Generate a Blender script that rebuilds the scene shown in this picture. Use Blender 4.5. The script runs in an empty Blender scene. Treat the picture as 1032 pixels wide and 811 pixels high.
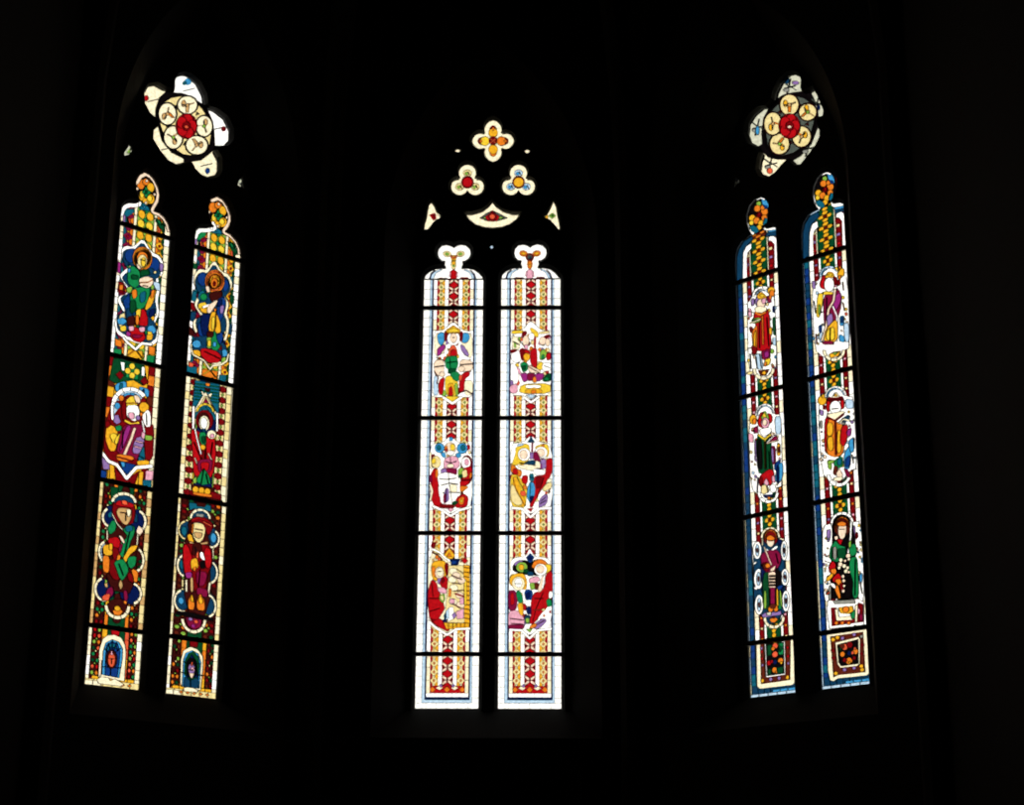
import bpy, bmesh, math, random
from mathutils import Vector, Matrix
from mathutils.geometry import delaunay_2d_cdt
random.seed(7)
SC = 1.7            # metres per unit of the surveyed plan
CAMZ = 1.6
col = bpy.context.scene.collection

# ------------------------------------------------------------------ survey
F, PITCH, ROLL = 1754.99, math.radians(17.178), math.radians(0.3485)
IW, IH = 1032, 811
fw = Vector((0, math.cos(PITCH), math.sin(PITCH)))
up0 = Vector((0, -math.sin(PITCH), math.cos(PITCH)))
rt = Vector((1, 0, 0)) * math.cos(ROLL) + up0 * math.sin(ROLL)
up = -Vector((1, 0, 0)) * math.sin(ROLL) + up0 * math.cos(ROLL)

class Wall:
    def __init__(s, ang, dist, us, vs):
        a = math.radians(ang)
        s.d = Vector((math.cos(a), math.sin(a), 0)); s.n = Vector((-math.sin(a), math.cos(a), 0))
        s.dist = dist * SC; s.us = [x * SC for x in us]; s.vs = [x * SC for x in vs]; s.a = a
        s.M = Matrix.Translation(s.n * s.dist + Vector((0, 0, CAMZ))) @ Matrix.Rotation(a, 4, 'Z')
    def px(s, x, y):                 # where the sight line of a surveyed point meets the glass plane
        r = fw * F + rt * (x - IW / 2) - up * (y - IH / 2)
        t = s.dist / r.dot(s.n); P = r * t
        return (P.dot(s.d), P.z)

WC = Wall(-1.3711, 10.0, [-.7835, -.4204, -.3093, .0530], [3.6929, 2.9905, 2.2854, 1.5738, 1.2642])
WL = Wall(43.629, 8.1116, [4.6694, 4.9984, 5.1649, 5.4908], [3.8504, 3.0708, 2.3597, 1.5720, 1.2642])
WR = Wall(-46.3713, 7.4807, [-5.9648, -5.6566, -5.4875, -5.1856], [3.6565, 2.9582, 2.2597, 1.5551, 1.2642])
OBS = {
 'L': [[(119.4,224.3),(171.8,241.3),(194.3,249.6),(241.5,265.3)],[(111.4,357.5),(163.2,370.5),(187.6,378.5),(238.4,389.6)],
       [(100.9,484),(153.6,493),(180.5,500.5),(229.5,509.8)],[(89,631.6),(143.2,636.3),(170.3,642.5),(219.2,646.4)],
       [(86.2,690.5),(139.8,695.2),(166.5,698.3),(215.8,703.4)]],
 'R': [[(742.1,286.1),(784.4,273.1),(808.6,264.5),(854,250.7)],[(745.4,401.9),(788.5,391.6),(813.6,383),(859.4,371.4)],
       [(748.6,523),(794.4,512.6),(818.6,508),(866.1,498.5)],[(753.8,649),(799.6,643.7),(825.8,638.6),(873.4,631.6)],
       [(757.2,704.6),(803.2,699.2),(828.7,693.4),(876.4,687.6)]],
 'C': [[(426.6,310.8),(486.9,310.8),(504.6,311.1),(565.7,311.1)],[(424.1,422),(485.7,422),(503.3,421.7),(565.7,421.7)],
       [(421.6,537.6),(484,537.6),(503.3,537.8),(564.9,537.8)],[(419.9,659.5),(483,659.5),(502.6,659.5),(565,659.5)],
       [(419.0,714.2),(481.7,714.2),(502.5,714),(565,714)]]}
WALLS = {'C': WC, 'L': WL, 'R': WR}

def solve(A, b):
    n = len(b); M = [list(A[i]) + [b[i]] for i in range(n)]
    for i in range(n):
        p = max(range(i, n), key=lambda k: abs(M[k][i])); M[i], M[p] = M[p], M[i]
        for j in range(n):
            if j != i:
                f = M[j][i] / M[i][i]
                for k in range(i, n + 1): M[j][k] -= f * M[i][k]
    return [M[i][n] / M[i][i] for i in range(n)]
def homog(src, dst):
    A = []; b = []
    for (x, y), (u, v) in zip(src, dst):
        A.append([x, y, 1, 0, 0, 0, -u * x, -u * y]); b.append(u)
        A.append([0, 0, 0, x, y, 1, -v * x, -v * y]); b.append(v)
    h = solve(A, b)
    def f(x, y):
        w = h[6] * x + h[7] * y + 1
        return ((h[0] * x + h[1] * y + h[2]) / w, (h[3] * x + h[4] * y + h[5]) / w)
    return f

# ------------------------------------------------------------------ materials
SKY = 2.5
def lin(c):
    c = c / 255.
    return c / 12.92 if c < .04045 else ((c + .055) / 1.055) ** 2.4
PAL = dict(
 W=(255,253,246), C=(255,243,205), I=(250,228,160), Y=(252,212,60), A=(246,180,40), O=(238,130,36), S=(236,96,60),
 B=(18,58,128), L=(66,158,212), U=(196,224,246), D=(10,26,78), T=(18,100,122), E=(16,60,92),
 R=(186,16,24), Q=(122,10,16), M=(132,18,60), N=(96,34,20), X=(62,16,14),
 G=(22,134,74), H=(10,72,38), J=(140,186,70), P=(158,44,128), K=(244,176,196), V=(150,118,178), F=(255,226,196),
 Z=(14,10,12), Gy=(150,150,140), Gw=(214,214,190), Gd=(84,92,84), Be=(214,170,110))
MATS = {}
BOOST = dict(W=1.7, C=1.35, U=1.2, F=1.25, Gw=1.25, I=1.2)
def nt(m):
    m.use_nodes = True; t = m.node_tree; t.nodes.clear(); return t, t.nodes.new, t.links.new
def glass(k):
    if k in MATS: return MATS[k]
    m = bpy.data.materials.new('glass_' + k); t, N, L = nt(m)
    rgb = [min(.97, lin(c) / SKY * BOOST.get(k, 1.18)) for c in PAL[k]]
    out = N('ShaderNodeOutputMaterial'); mix = N('ShaderNodeMixShader'); mix.inputs[0].default_value = .03
    tr = N('ShaderNodeBsdfTransparent'); gl = N('ShaderNodeBsdfGlossy'); gl.inputs['Roughness'].default_value = .12
    tc = N('ShaderNodeTexCoord'); no = N('ShaderNodeTexNoise'); no.inputs['Scale'].default_value = 34; no.inputs['Detail'].default_value = 3
    ra = N('ShaderNodeMapRange'); ra.inputs[1].default_value = .3; ra.inputs[2].default_value = .7
    ra.inputs[3].default_value = .84; ra.inputs[4].default_value = 1.04
    mu = N('ShaderNodeVectorMath'); mu.operation = 'SCALE'
    mu.inputs[0].default_value = [math.sqrt(max(0, c)) for c in rgb]
    L(tc.outputs['Object'], no.inputs['Vector']); L(no.outputs[0], ra.inputs[0]); L(ra.outputs[0], mu.inputs['Scale'])
    L(mu.outputs[0], tr.inputs[0]); L(tr.outputs[0], mix.inputs[1]); L(gl.outputs[0], mix.inputs[2]); L(mix.outputs[0], out.inputs[0])
    MATS[k] = m; return m
def solid(name, rgb, rough, scale=4., bump=.3, metal=0, var=.35):
    m = bpy.data.materials.new(name); t, N, L = nt(m)
    out = N('ShaderNodeOutputMaterial'); b = N('ShaderNodeBsdfPrincipled')
    b.inputs['Roughness'].default_value = rough; b.inputs['Metallic'].default_value = metal
    tc = N('ShaderNodeTexCoord'); no = N('ShaderNodeTexNoise'); no.inputs['Scale'].default_value = scale; no.inputs['Detail'].default_value = 6
    cr = N('ShaderNodeValToRGB'); cr.color_ramp.elements[0].color = [c * (1 - var) for c in rgb] + [1]; cr.color_ramp.elements[1].color = [c * (1 + var) for c in rgb] + [1]
    bp = N('ShaderNodeBump'); bp.inputs['Strength'].default_value = bump; bp.inputs['Distance'].default_value = .01
    L(tc.outputs['Object'], no.inputs['Vector']); L(no.outputs[0], cr.inputs[0]); L(cr.outputs[0], b.inputs['Base Color'])
    L(no.outputs[0], bp.inputs['Height']); L(bp.outputs[0], b.inputs['Normal']); L(b.outputs[0], out.inputs[0]); return m
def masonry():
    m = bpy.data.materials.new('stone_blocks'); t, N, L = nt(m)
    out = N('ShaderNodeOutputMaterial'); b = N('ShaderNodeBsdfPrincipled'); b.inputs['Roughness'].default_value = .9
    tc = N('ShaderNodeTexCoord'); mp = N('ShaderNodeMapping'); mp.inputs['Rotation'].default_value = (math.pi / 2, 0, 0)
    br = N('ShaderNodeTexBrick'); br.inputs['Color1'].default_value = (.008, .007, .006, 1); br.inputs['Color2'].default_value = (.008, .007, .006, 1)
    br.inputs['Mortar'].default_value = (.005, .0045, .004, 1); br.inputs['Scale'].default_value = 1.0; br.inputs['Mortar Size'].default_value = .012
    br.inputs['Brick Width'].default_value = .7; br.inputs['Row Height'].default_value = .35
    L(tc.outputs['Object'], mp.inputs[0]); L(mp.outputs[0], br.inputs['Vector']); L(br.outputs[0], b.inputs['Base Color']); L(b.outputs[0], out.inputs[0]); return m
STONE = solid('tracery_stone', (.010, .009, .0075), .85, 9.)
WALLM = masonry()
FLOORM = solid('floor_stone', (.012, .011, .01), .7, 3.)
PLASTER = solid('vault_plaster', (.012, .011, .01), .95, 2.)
LEAD = solid('lead', (.03, .03, .033), .6, 40., .2, .4)
IRON = solid('wrought_iron', (.02, .018, .016), .6, 30., .3, .6)

# ------------------------------------------------------------------ objects
def tag(o, label=None, cat=None, group=None, kind=None):
    if label: o['label'] = label
    if cat: o['category'] = cat
    if group: o['group'] = group
    if kind: o['kind'] = kind
    return o
def mesh_obj(name, verts, faces, mats, idx=None, parent=None, M=None):
    me = bpy.data.meshes.new(name); me.from_pydata(verts, [], faces)
    for m in mats: me.materials.append(m)
    if idx:
        for p, i in zip(me.polygons, idx): p.material_index = i
    me.update(); o = bpy.data.objects.new(name, me); col.objects.link(o)
    if parent: o.parent = parent
    if M is not None: o.matrix_world = M
    return o
def ccw(p):
    a = sum(p[i][0] * p[(i + 1) % len(p)][1] - p[(i + 1) % len(p)][0] * p[i][1] for i in range(len(p)))
    return list(p) if a > 0 else list(p)[::-1]
def cdt(polys):
    vs = []; fs = []
    for p in polys:
        p = ccw(p); b = len(vs); vs += [Vector(q) for q in p]; fs.append(list(range(b, b + len(p))))
    r = delaunay_2d_cdt(vs, [], fs, 1, 2e-5, True)
    return [tuple(v) for v in r[0]], r[2], r[5]

def merge_slivers(vs, fs, top, kinds):
    """crumbs of glass smaller than four square centimetres join the part they touch most"""
    for rnd in range(2):
        ed = {}
        for i, f in enumerate(fs):
            if top[i] < 0: continue
            for j in range(3):
                x, y = f[j], f[(j + 1) % 3]; ed.setdefault((min(x, y), max(x, y)), []).append(i)
        par = list(range(len(fs)))
        def find(i):
            while par[i] != i: par[i] = par[par[i]]; i = par[i]
            return i
        vown = {}
        for i, f in enumerate(fs):
            if top[i] < 0: continue
            for v in f:
                key = (v, kinds[top[i]][1])
                if key in vown: par[find(i)] = find(vown[key])
                else: vown[key] = i
        ar = {}; comp = {}
        for i, f in enumerate(fs):
            if top[i] < 0: continue
            p, q, r = (vs[k] for k in f); r_ = find(i); comp.setdefault(r_, []).append(i)
            ar[r_] = ar.get(r_, 0) + abs((q[0] - p[0]) * (r[1] - p[1]) - (r[0] - p[0]) * (q[1] - p[1])) / 2
        for r_, mem in comp.items():
            if ar[r_] > 4e-4: continue
            votes = {}
            for i in mem:
                f = fs[i]
                for j in range(3):
                    x, y = f[j], f[(j + 1) % 3]; e = ed[(min(x, y), max(x, y))]; l = math.hypot(vs[x][0] - vs[y][0], vs[x][1] - vs[y][1])
                    for o in e:
                        if find(o) != r_ and ar[find(o)] > 4e-4: votes[top[o]] = votes.get(top[o], 0) + l
            if votes:
                t = max(votes, key=votes.get)
                for i in mem: kinds.append((kinds[top[i]][0], kinds[t][1])); top[i] = len(kinds) - 1

# ------------------------------------------------------------------ drawing board of one panel
class Board:
    """a panel of leaded glass: pieces laid one over the other, the top one wins"""
    def __init__(s, aperture):
        s.ap = aperture; s.polys = []; s.piece = []; s.np = 0; s.kinds = []
        s.T = lambda x, y: (x, y); s.part = 'patterned_ground'
        s.add('C', aperture, raw=True)
    def add(s, k, polys, raw=False, part=None):
        if polys and not isinstance(polys[0][0], (tuple, list)): polys = [polys]
        s.kinds.append((k, part or s.part)); i = s.np; s.np += 1
        for p in polys:
            q = list(p) if raw else [s.T(*c) for c in p]
            s.polys.append(q); s.piece.append(i)
    def p(s, k, *c):
        pts = list(zip(c[::2], c[1::2]))
        if s.part.split('/')[0] in ('figure', 'attendant', 'red_cloak', 'blue_ground', 'demon', 'flower_base', 'medallion_ground', 'scrolls', 'blue_chalice', 'petal'):
            n = len(pts); mx = sum(q[0] for q in pts) / n; my = sum(q[1] for q in pts) / n
            if s.part != 'medallion_ground':
                w = (max(q[0] for q in pts) - min(q[0] for q in pts)) / 2 + 1; h = (max(q[1] for q in pts) - min(q[1] for q in pts)) / 2 + 1
                g = 3.0 if s.part.startswith('figure') else 1.5
                pts = [(mx + (x - mx) * (1 + g / w), my + (y - my) * (1 + g / h)) for x, y in pts]
            o = []
            for i in range(n):
                a, b = pts[i], pts[(i + 1) % n]; t = .2
                o += [(a[0] + (b[0] - a[0]) * t, a[1] + (b[1] - a[1]) * t), (b[0] + (a[0] - b[0]) * t, b[1] + (a[1] - b[1]) * t)]
            pts = o
        s.add(k, pts)
    def mottle(s, ks, n, x0, y0, x1, y1, r=8):
        """small odd pieces of tinted glass scattered over a pale ground"""
        keep = s.part; poly = s.polys[-1]; 
        for i in range(n):
            cx, cy = random.uniform(x0, x1), random.uniform(y0, y1); t0 = random.uniform(0, 1); m = random.choice((4, 5, 6)); q = random.uniform(.6, 1.3) * r
            pts = [(cx + q * math.cos(t0 + 2 * math.pi * j / m), cy + q * 1.3 * math.sin(t0 + 2 * math.pi * j / m)) for j in range(m)]
            s.add(random.choice(ks), pts)
    def e(s, k, cx, cy, rx, ry=None, rot=0, n=14, a0=0, a1=360):
        ry = ry or rx; r = math.radians(rot); pts = []
        full = (a1 - a0) >= 360
        for i in range(n + (0 if full else 1)):
            t = math.radians(a0 + (a1 - a0) * i / n); x, y = rx * math.cos(t), ry * math.sin(t)
            pts.append((cx + x * math.cos(r) - y * math.sin(r), cy + x * math.sin(r) + y * math.cos(r)))
        s.add(k, pts)
    def arc(s, k, cx, cy, rx, ry, w, a0, a1, n=12, split=1):
        """a bent strip; angles clockwise from the right as the photo runs downwards"""
        N = max(n, split)
        for j in range(split):
            o = []; i_ = []
            m = max(2, N // split)
            for i in range(m + 1):
                t = math.radians(a0 + (a1 - a0) * (j + i / m) / split)
                o.append((cx + (rx + w / 2) * math.cos(t), cy + (ry + w / 2) * math.sin(t)))
                i_.append((cx + (rx - w / 2) * math.cos(t), cy + (ry - w / 2) * math.sin(t)))
            s.add(k, o + i_[::-1])
    def s(s_, k, w, *c, beads=0):
        pts = list(zip(c[::2], c[1::2])); polys = []
        for a, b in zip(pts, pts[1:]):
            dx, dy = b[0] - a[0], b[1] - a[1]; l = math.hypot(dx, dy) or 1
            nx, ny = -dy / l * w / 2, dx / l * w / 2
            if beads:
                n = max(1, round(l / beads))
                for i in range(n):
                    p = (a[0] + dx * i / n, a[1] + dy * i / n); q = (a[0] + dx * (i + 1) / n, a[1] + dy * (i + 1) / n)
                    s_.add(k, [(p[0] + nx, p[1] + ny), (q[0] + nx, q[1] + ny), (q[0] - nx, q[1] - ny), (p[0] - nx, p[1] - ny)])
            else:
                polys.append([(a[0] + nx, a[1] + ny), (b[0] + nx, b[1] + ny), (b[0] - nx, b[1] - ny), (a[0] - nx, a[1] - ny)])
        for q in pts[1:-1]:
            if not beads: polys.append([(q[0] + w / 2 * math.cos(t * math.pi / 3), q[1] + w / 2 * math.sin(t * math.pi / 3)) for t in range(6)])
        if polys: s_.add(k, polys)
    def outline(s, k, w, pts=None, closed=True):
        """a band of width w following the inside of the opening (metres)"""
        pts = pts or s.ap; polys = []; n = len(pts)
        for i in range(n if closed else n - 1):
            a, b = pts[i], pts[(i + 1) % n]; dx, dy = b[0] - a[0], b[1] - a[1]; l = math.hypot(dx, dy) or 1
            nx, ny = -dy / l * w, dx / l * w
            polys.append([(a[0] + nx, a[1] + ny), (b[0] + nx, b[1] + ny), (b[0] - nx, b[1] - ny), (a[0] - nx, a[1] - ny)])
            polys.append([(a[0] + w * math.cos(t * math.pi / 4), a[1] + w * math.sin(t * math.pi / 4)) for t in range(8)])
        s.add(k, polys, raw=True)
    def build(s, wall, name, label, cat, group=None, lead=.0032, thick=.004):
        cx = sum(p[0] for p in s.ap) / len(s.ap); cy = min(p[1] for p in s.ap)
        loc = lambda q: (q[0] - cx, q[1] - cy)
        vs, fs, orig = cdt([[loc(q) for q in p] for p in s.polys])
        root = bpy.data.objects.new(name, None); col.objects.link(root); root.empty_display_size = .1
        root.matrix_world = wall.M @ Matrix.Translation((cx, 0, cy)); tag(root, label, cat, group)
        top = []
        for o in orig:
            top.append(s.piece[max(o)] if (0 in o) else -1)
        parts = {}; edges = {}
        merge_slivers(vs, fs, top, s.kinds)
        for f, t in zip(fs, top):
            if t < 0: continue
            parts.setdefault(s.kinds[t][1], []).append((f, s.kinds[t][0]))
            for i in range(3): edges.setdefault((min(f[i], f[(i + 1) % 3]), max(f[i], f[(i + 1) % 3])), []).append((t, f))
        made = {}
        def area(f): p, q, r = (vs[i] for i in f); return abs((q[0] - p[0]) * (r[1] - p[1]) - (r[0] - p[0]) * (q[1] - p[1])) / 2
        for path in sorted(parts, key=lambda q: q.count('/')):
            tris = parts[path]; owner = {}; par_ = list(range(len(tris)))
            def find(i):
                while par_[i] != i: par_[i] = par_[par_[i]]; i = par_[i]
                return i
            for ti, (f, k) in enumerate(tris):
                for i in f:
                    if i in owner: par_[find(ti)] = find(owner[i])
                    else: owner[i] = ti
            comps = {}
            for ti, tr in enumerate(tris): comps.setdefault(find(ti), []).append(tr)
            comps = sorted(comps.values(), key=lambda c: -sum(area(f) for f, k in c))
            main = [comps[0]] + [c for c in comps[1:] if sum(area(f) for f, k in c) > 4e-4]
            for c in comps[1:]:
                if sum(area(f) for f, k in c) <= 4e-4: pass
            for ci, tris in enumerate(main):
                V = []; FA = []; ID = []; kk = []; vm = {}; ec = {}
                def gv(i, side):
                    if (i, side) not in vm:
                        vm[(i, side)] = len(V); V.append((vs[i][0], -thick / 2 if side else thick / 2, vs[i][1]))
                    return vm[(i, side)]
                for f, k in tris:
                    if k not in kk: kk.append(k)
                    m = kk.index(k)
                    FA.append([gv(i, 1) for i in f]); ID.append(m)
                    FA.append([gv(i, 0) for i in f][::-1]); ID.append(m)
                    for i in range(3):
                        x, y = f[i], f[(i + 1) % 3]
                        ec.setdefault((min(x, y), max(x, y)), []).append((x, y, m))
                for e in ec.values():
                    if len(e) == 1:
                        x, y, m = e[0]; FA.append([gv(y, 1), gv(x, 1), gv(x, 0), gv(y, 0)]); ID.append(m)
                par = root; nm = path
                if '/' in path:
                    up_, nm = path.split('/'); par = made.get(up_, root)
                ob = mesh_obj(nm, V, FA, [glass(k) for k in kk], ID, par)
                if ci == 0: made[path] = ob
        # lead cames between differing pieces and round the rim
        V = []; FA = []
        for (a, b), e in edges.items():
            rim = len(e) == 1
            if not rim and e[0][0] == e[1][0]: continue
            ka = s.kinds[e[0][0]]; kb = s.kinds[e[-1][0]]
            w = lead * (1.3 if rim else 1.0)
            if not rim and ka[1] != kb[1]: w = lead * 1.25
            p, q = vs[a], vs[b]; dx, dy = q[0] - p[0], q[1] - p[1]; l = math.hypot(dx, dy)
            if l < 1e-5: continue
            dx /= l; dy /= l; nx, ny = -dy * w / 2, dx * w / 2; ex = w * .3
            p = (p[0] - dx * ex, p[1] - dy * ex); q = (q[0] + dx * ex, q[1] + dy * ex); b0 = len(V)
            for y in (-.005, .005):
                V += [(p[0] + nx, y, p[1] + ny), (q[0] + nx, y, q[1] + ny), (q[0] - nx, y, q[1] - ny), (p[0] - nx, y, p[1] - ny)]
            FA += [[b0, b0 + 1, b0 + 2, b0 + 3], [b0 + 7, b0 + 6, b0 + 5, b0 + 4], [b0, b0 + 4, b0 + 5, b0 + 1], [b0 + 1, b0 + 5, b0 + 6, b0 + 2],
                   [b0 + 2, b0 + 6, b0 + 7, b0 + 3], [b0 + 3, b0 + 7, b0 + 4, b0]]
        if V: mesh_obj('lead_came', V, FA, [LEAD], None, root)
        return root

def crop(b, key, lx, row, ox, oy, sc):
    """let board b take coordinates read off an enlarged view of the photo (origin ox, oy; scale sc)"""
    w = WALLS[key]; o = OBS[key]; u0, u1 = w.us[2 * lx], w.us[2 * lx + 1]
    if row == 0:
        A = w.px(*o[0][2 * lx]); B = w.px(*o[0][2 * lx + 1]); v = w.vs[0]
        def T(x, y):
            u, z = w.px(ox + x / sc, oy + y / sc); t = (u - A[0]) / (B[0] - A[0])
            return (u0 + t * (u1 - u0), z - (A[1] + t * (B[1] - A[1])) + v)
    else:
        q = [o[row - 1][2 * lx], o[row - 1][2 * lx + 1], o[row][2 * lx + 1], o[row][2 * lx]]
        h = homog(q, [(u0, w.vs[row - 1]), (u1, w.vs[row - 1]), (u1, w.vs[row]), (u0, w.vs[row])])
        def T(x, y): return h(ox + x / sc, oy + y / sc)
    b.T = T
def norm(b, u0, u1, v0, v1):
    """coordinates a across (0..1) and metres down from v0"""
    b.T = lambda a, y: (u0 + a * (u1 - u0), v0 - y)
# ------------------------------------------------------------------ recurring ornament (a across 0..1, y metres down)
def vstrip(b, k, a0, a1, y0, y1, bead=0, alt=None, part=None):
    o = b.part
    if part: b.part = part
    if not bead: b.add(k, [(a0, y0), (a1, y0), (a1, y1), (a0, y1)])
    else:
        n = max(1, round((y1 - y0) / bead))
        for i in range(n):
            h = (y1 - y0) / n
            b.add((alt if (alt and random.random() < .3) else k), [(a0, y0 + i * h), (a1, y0 + i * h), (a1, y0 + (i + 1) * h), (a0, y0 + (i + 1) * h)])
    b.part = o
def hstrip(b, k, a0, a1, y0, y1, n=1, part=None):
    o = b.part
    if part: b.part = part
    for i in range(n):
        x0 = a0 + (a1 - a0) * i / n; x1 = a0 + (a1 - a0) * (i + 1) / n
        b.add(k, [(x0, y0), (x1, y0), (x1, y1), (x0, y1)])
    b.part = o
def loz(b, k, a, y, ra, ry): b.add(k, [(a, y - ry), (a + ra, y), (a, y + ry), (a - ra, y)])
def red_lozenges(b, a0, a1, y0, y1, per=.125, ph=0., red='R', bar='F'):
    vstrip(b, 'Q', a0, a1, y0, y1); c = (a0 + a1) / 2; h = (a1 - a0) / 2
    n = int((y1 - y0) / per) + 2
    for i in range(-1, n):
        y = y0 + ph + (i + .5) * per
        loz(b, red, c, y, h * .92, per * .36)
        for sx in (-1, 1):
            for sy in (-1, 1):
                x0, x1 = c + sx * h * .12, c + sx * h * .95
                ya, yb = y + sy * per * .5, y + sy * per * .17
                b.add(bar, [(x0, ya - sy * per * .02), (x0 + sx * h * .3, ya - sy * per * .02), (x1, yb + sy * per * .10), (x1 - sx * h * .06, yb - sy * per * .06), (x0 + sx * h * .02, ya - sy * per * .19)])
def leaf_column(b, a0, a1, y0, y1, per=.09, ks=('A', 'R', 'J', 'Y'), flip=1, base='I'):
    vstrip(b, base, a0, a1, y0, y1); w = a1 - a0; n = int((y1 - y0) / per) + 1
    for i in range(n):
        y = y0 + (i + .5) * per
        if y + per * .2 > y1: break
        e0, e1 = (a0, a1) if flip > 0 else (a1, a0); d = (e1 - e0)
        b.add(ks[1], [(e0, y - per * .48), (e0 + d * .30, y - per * .2), (e0 + d * .30, y + per * .2), (e0, y + per * .48)])
        b.add(ks[0], [(e1, y - per * .40), (e1 - d * .25, y - per * .26), (e1 - d * .42, y), (e1 - d * .25, y + per * .26), (e1, y + per * .40)])
        loz(b, ks[2], (a0 + a1) / 2, y + per * .5, w * .16, per * .17)
        if ks[3]: loz(b, ks[3], a0 + w * .5, y, w * .12, per * .16)
def quatre_column(b, a0, a1, y0, y1, per, base='H', k1='A', k2='Q', alt=('G', 'Z')):
    vstrip(b, base, a0, a1, y0, y1); c = (a0 + a1) / 2; h = (a1 - a0) / 2; n = int((y1 - y0) / per) + 1
    for i in range(n):
        y = y0 + (i + .5) * per
        if y - per * .4 > y1: break
        for sx in (-1, 1): b.add(alt[i % 2], [(c + sx * h, y - per * .3), (c + sx * h * .45, y), (c + sx * h, y + per * .3)])
        for dx, dy in ((0, -.33), (0, .33), (-.42, 0), (.42, 0)):
            b.add(k1, [(c + dx * h + h * .36 * math.cos(t * math.pi / 3), y + dy * per + per * .19 * math.sin(t * math.pi / 3)) for t in range(6)])
        loz(b, k2, c, y, h * .25, per * .13)

def rect(w, lx, row):
    u0, u1 = w.us[2 * lx], w.us[2 * lx + 1]; v0, v1 = w.vs[row - 1], w.vs[row]
    return u0, u1, v0, v1
def panel(key, lx, row, bottom=False):
    w = WALLS[key]; u0, u1, v0, v1 = rect(w, lx, row)
    g0 = 0 if row == 4 else .006
    b = Board([(u0, v1 + g0), (u1, v1 + g0), (u1, v0 - .006), (u0, v0 - .006)])
    norm(b, u0, u1, v0, v1); return b, v0 - v1

# ---- borders --------------------------------------------------------------------------------
def border_C(b, H, lx, bottom=False):
    L0 = 'C'; bt = H - .185 if False else H
    b.part = 'outer_border'
    vstrip(b, 'W', 0, .10, 0, H, .1); vstrip(b, 'W', .895, 1, 0, H, .1)
    if not bottom:
        b.part = 'blue_fillet'
        vstrip(b, 'U', .10, .14, 0, H, .1); vstrip(b, 'D', .14, .165, 0, H)
        vstrip(b, 'U', .865, .895, 0, H, .1); vstrip(b, 'D', .84, .865, 0, H)
        b.part = 'inner_border'
        vstrip(b, 'W', .165, .225, 0, H, .12, 'C'); vstrip(b, 'W', .78, .84, 0, H, .12, 'C')
    else:
        hstrip(b, 'W', 0, 1, H - .055, H, 6)
        b.part = 'blue_fillet'
        b.add('U', [(.10, 0), (.165, 0), (.165, H - .11), (.84, H - .11), (.84, 0), (.895, 0), (.895, H - .055), (.10, H - .055)])
        b.add('E', [(.15, 0), (.18, 0), (.18, H - .115), (.83, H - .115), (.83, 0), (.86, 0), (.86, H - .085), (.15, H - .085)])
        b.add('D', [(.15, 0), (.17, 0), (.17, H - .108), (.84, H - .108), (.84, 0), (.86, 0), (.86, H - .095), (.15, H - .095)])
        b.part = 'inner_border'
        vstrip(b, 'C', .17, .23, 0, H - .15, .12); vstrip(b, 'C', .78, .84, 0, H - .15, .12); hstrip(b, 'W', .17, .84, H - .15, H - .11, 5)
    b.part = 'patterned_ground'
def ground_C(b, H, y0=0, y1=None, ks=('A', 'R', 'J', 'Y')):
    y1 = H if y1 is None else y1
    b.part = 'patterned_ground'
    leaf_column(b, .225, .355, y0, y1, .085, ks, 1); leaf_column(b, .65, .78, y0, y1, .085, ks, -1)
    vstrip(b, 'W', .355, .415, y0, y1, .1); vstrip(b, 'W', .59, .65, y0, y1, .1)
    red_lozenges(b, .415, .59, y0, y1)
def border_L(b, H, lx, tint=('W', 'C'), wl=.075, wr=.115, bottom=False):
    b.part = 'outer_border'
    vstrip(b, tint[0], 0, wl, 0, H, .075, tint[1]); vstrip(b, tint[0], 1 - wr, 1, 0, H, .085, tint[1])
    b.part = 'patterned_ground'
def ground_L(b, H, kind):
    b.part = 'patterned_ground'
    if kind == 0:      # bright upper panels
        leaf_column(b, .075, .26, 0, H, .10, ('O', 'T', 'R', 'A'), 1, 'M'); leaf_column(b, .72, .885, 0, H, .10, ('O', 'H', 'R', 'S'), -1, 'A')
        vstrip(b, 'C', .26, .32, 0, H, .13); vstrip(b, 'C', .66, .72, 0, H, .13)
        vstrip(b, 'J', .32, .66, 0, H)
        n = int(H / .1) + 1
        for i in range(n):
            for a in (.405, .575): 
                b.add('Y' if (i % 2) else 'A', [(a + .075 * math.cos(t * math.pi / 4), .05 + i * .1 + .046 * math.sin(t * math.pi / 4)) for t in range(8)])
            loz(b, 'G', .49, .1 + i * .1, .05, .03)
    elif kind == 1:    # dark lower panels
        dark_column(b, .08, .27, 0, H); dark_column(b, .72, .9, 0, H)
        vstrip(b, 'O', .27, .34, 0, H, .12, 'A'); vstrip(b, 'O', .65, .72, 0, H, .12, 'A')
        vstrip(b, 'H', .34, .65, 0, H)
        for i in range(int(H / .1)): b.add('Q' if i % 2 else 'X', [(.495 + .08 * math.cos(t * math.pi / 4), .05 + i * .1 + .04 * math.sin(t * math.pi / 4)) for t in range(8)])
def dark_column(b, a0, a1, y0, y1, ks=('Q', 'H', 'N', 'X', 'Q', 'G', 'O')):
    vstrip(b, 'X', a0, a1, y0, y1); n = int((y1 - y0) / .055); w = a1 - a0
    for i in range(n):
        y = y0 + (i + .5) * .055
        for a in (.27, .73):
            k = random.choice(ks)
            b.add(k, [(a0 + w * (a + .2 * math.cos(t * math.pi / 3)), y + .02 * math.sin(t * math.pi / 3)) for t in range(6)])
        if i % 2: loz(b, 'J' if i % 4 == 1 else 'I', a0 + w * .5, y + .027, w * .13, .014)
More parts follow.
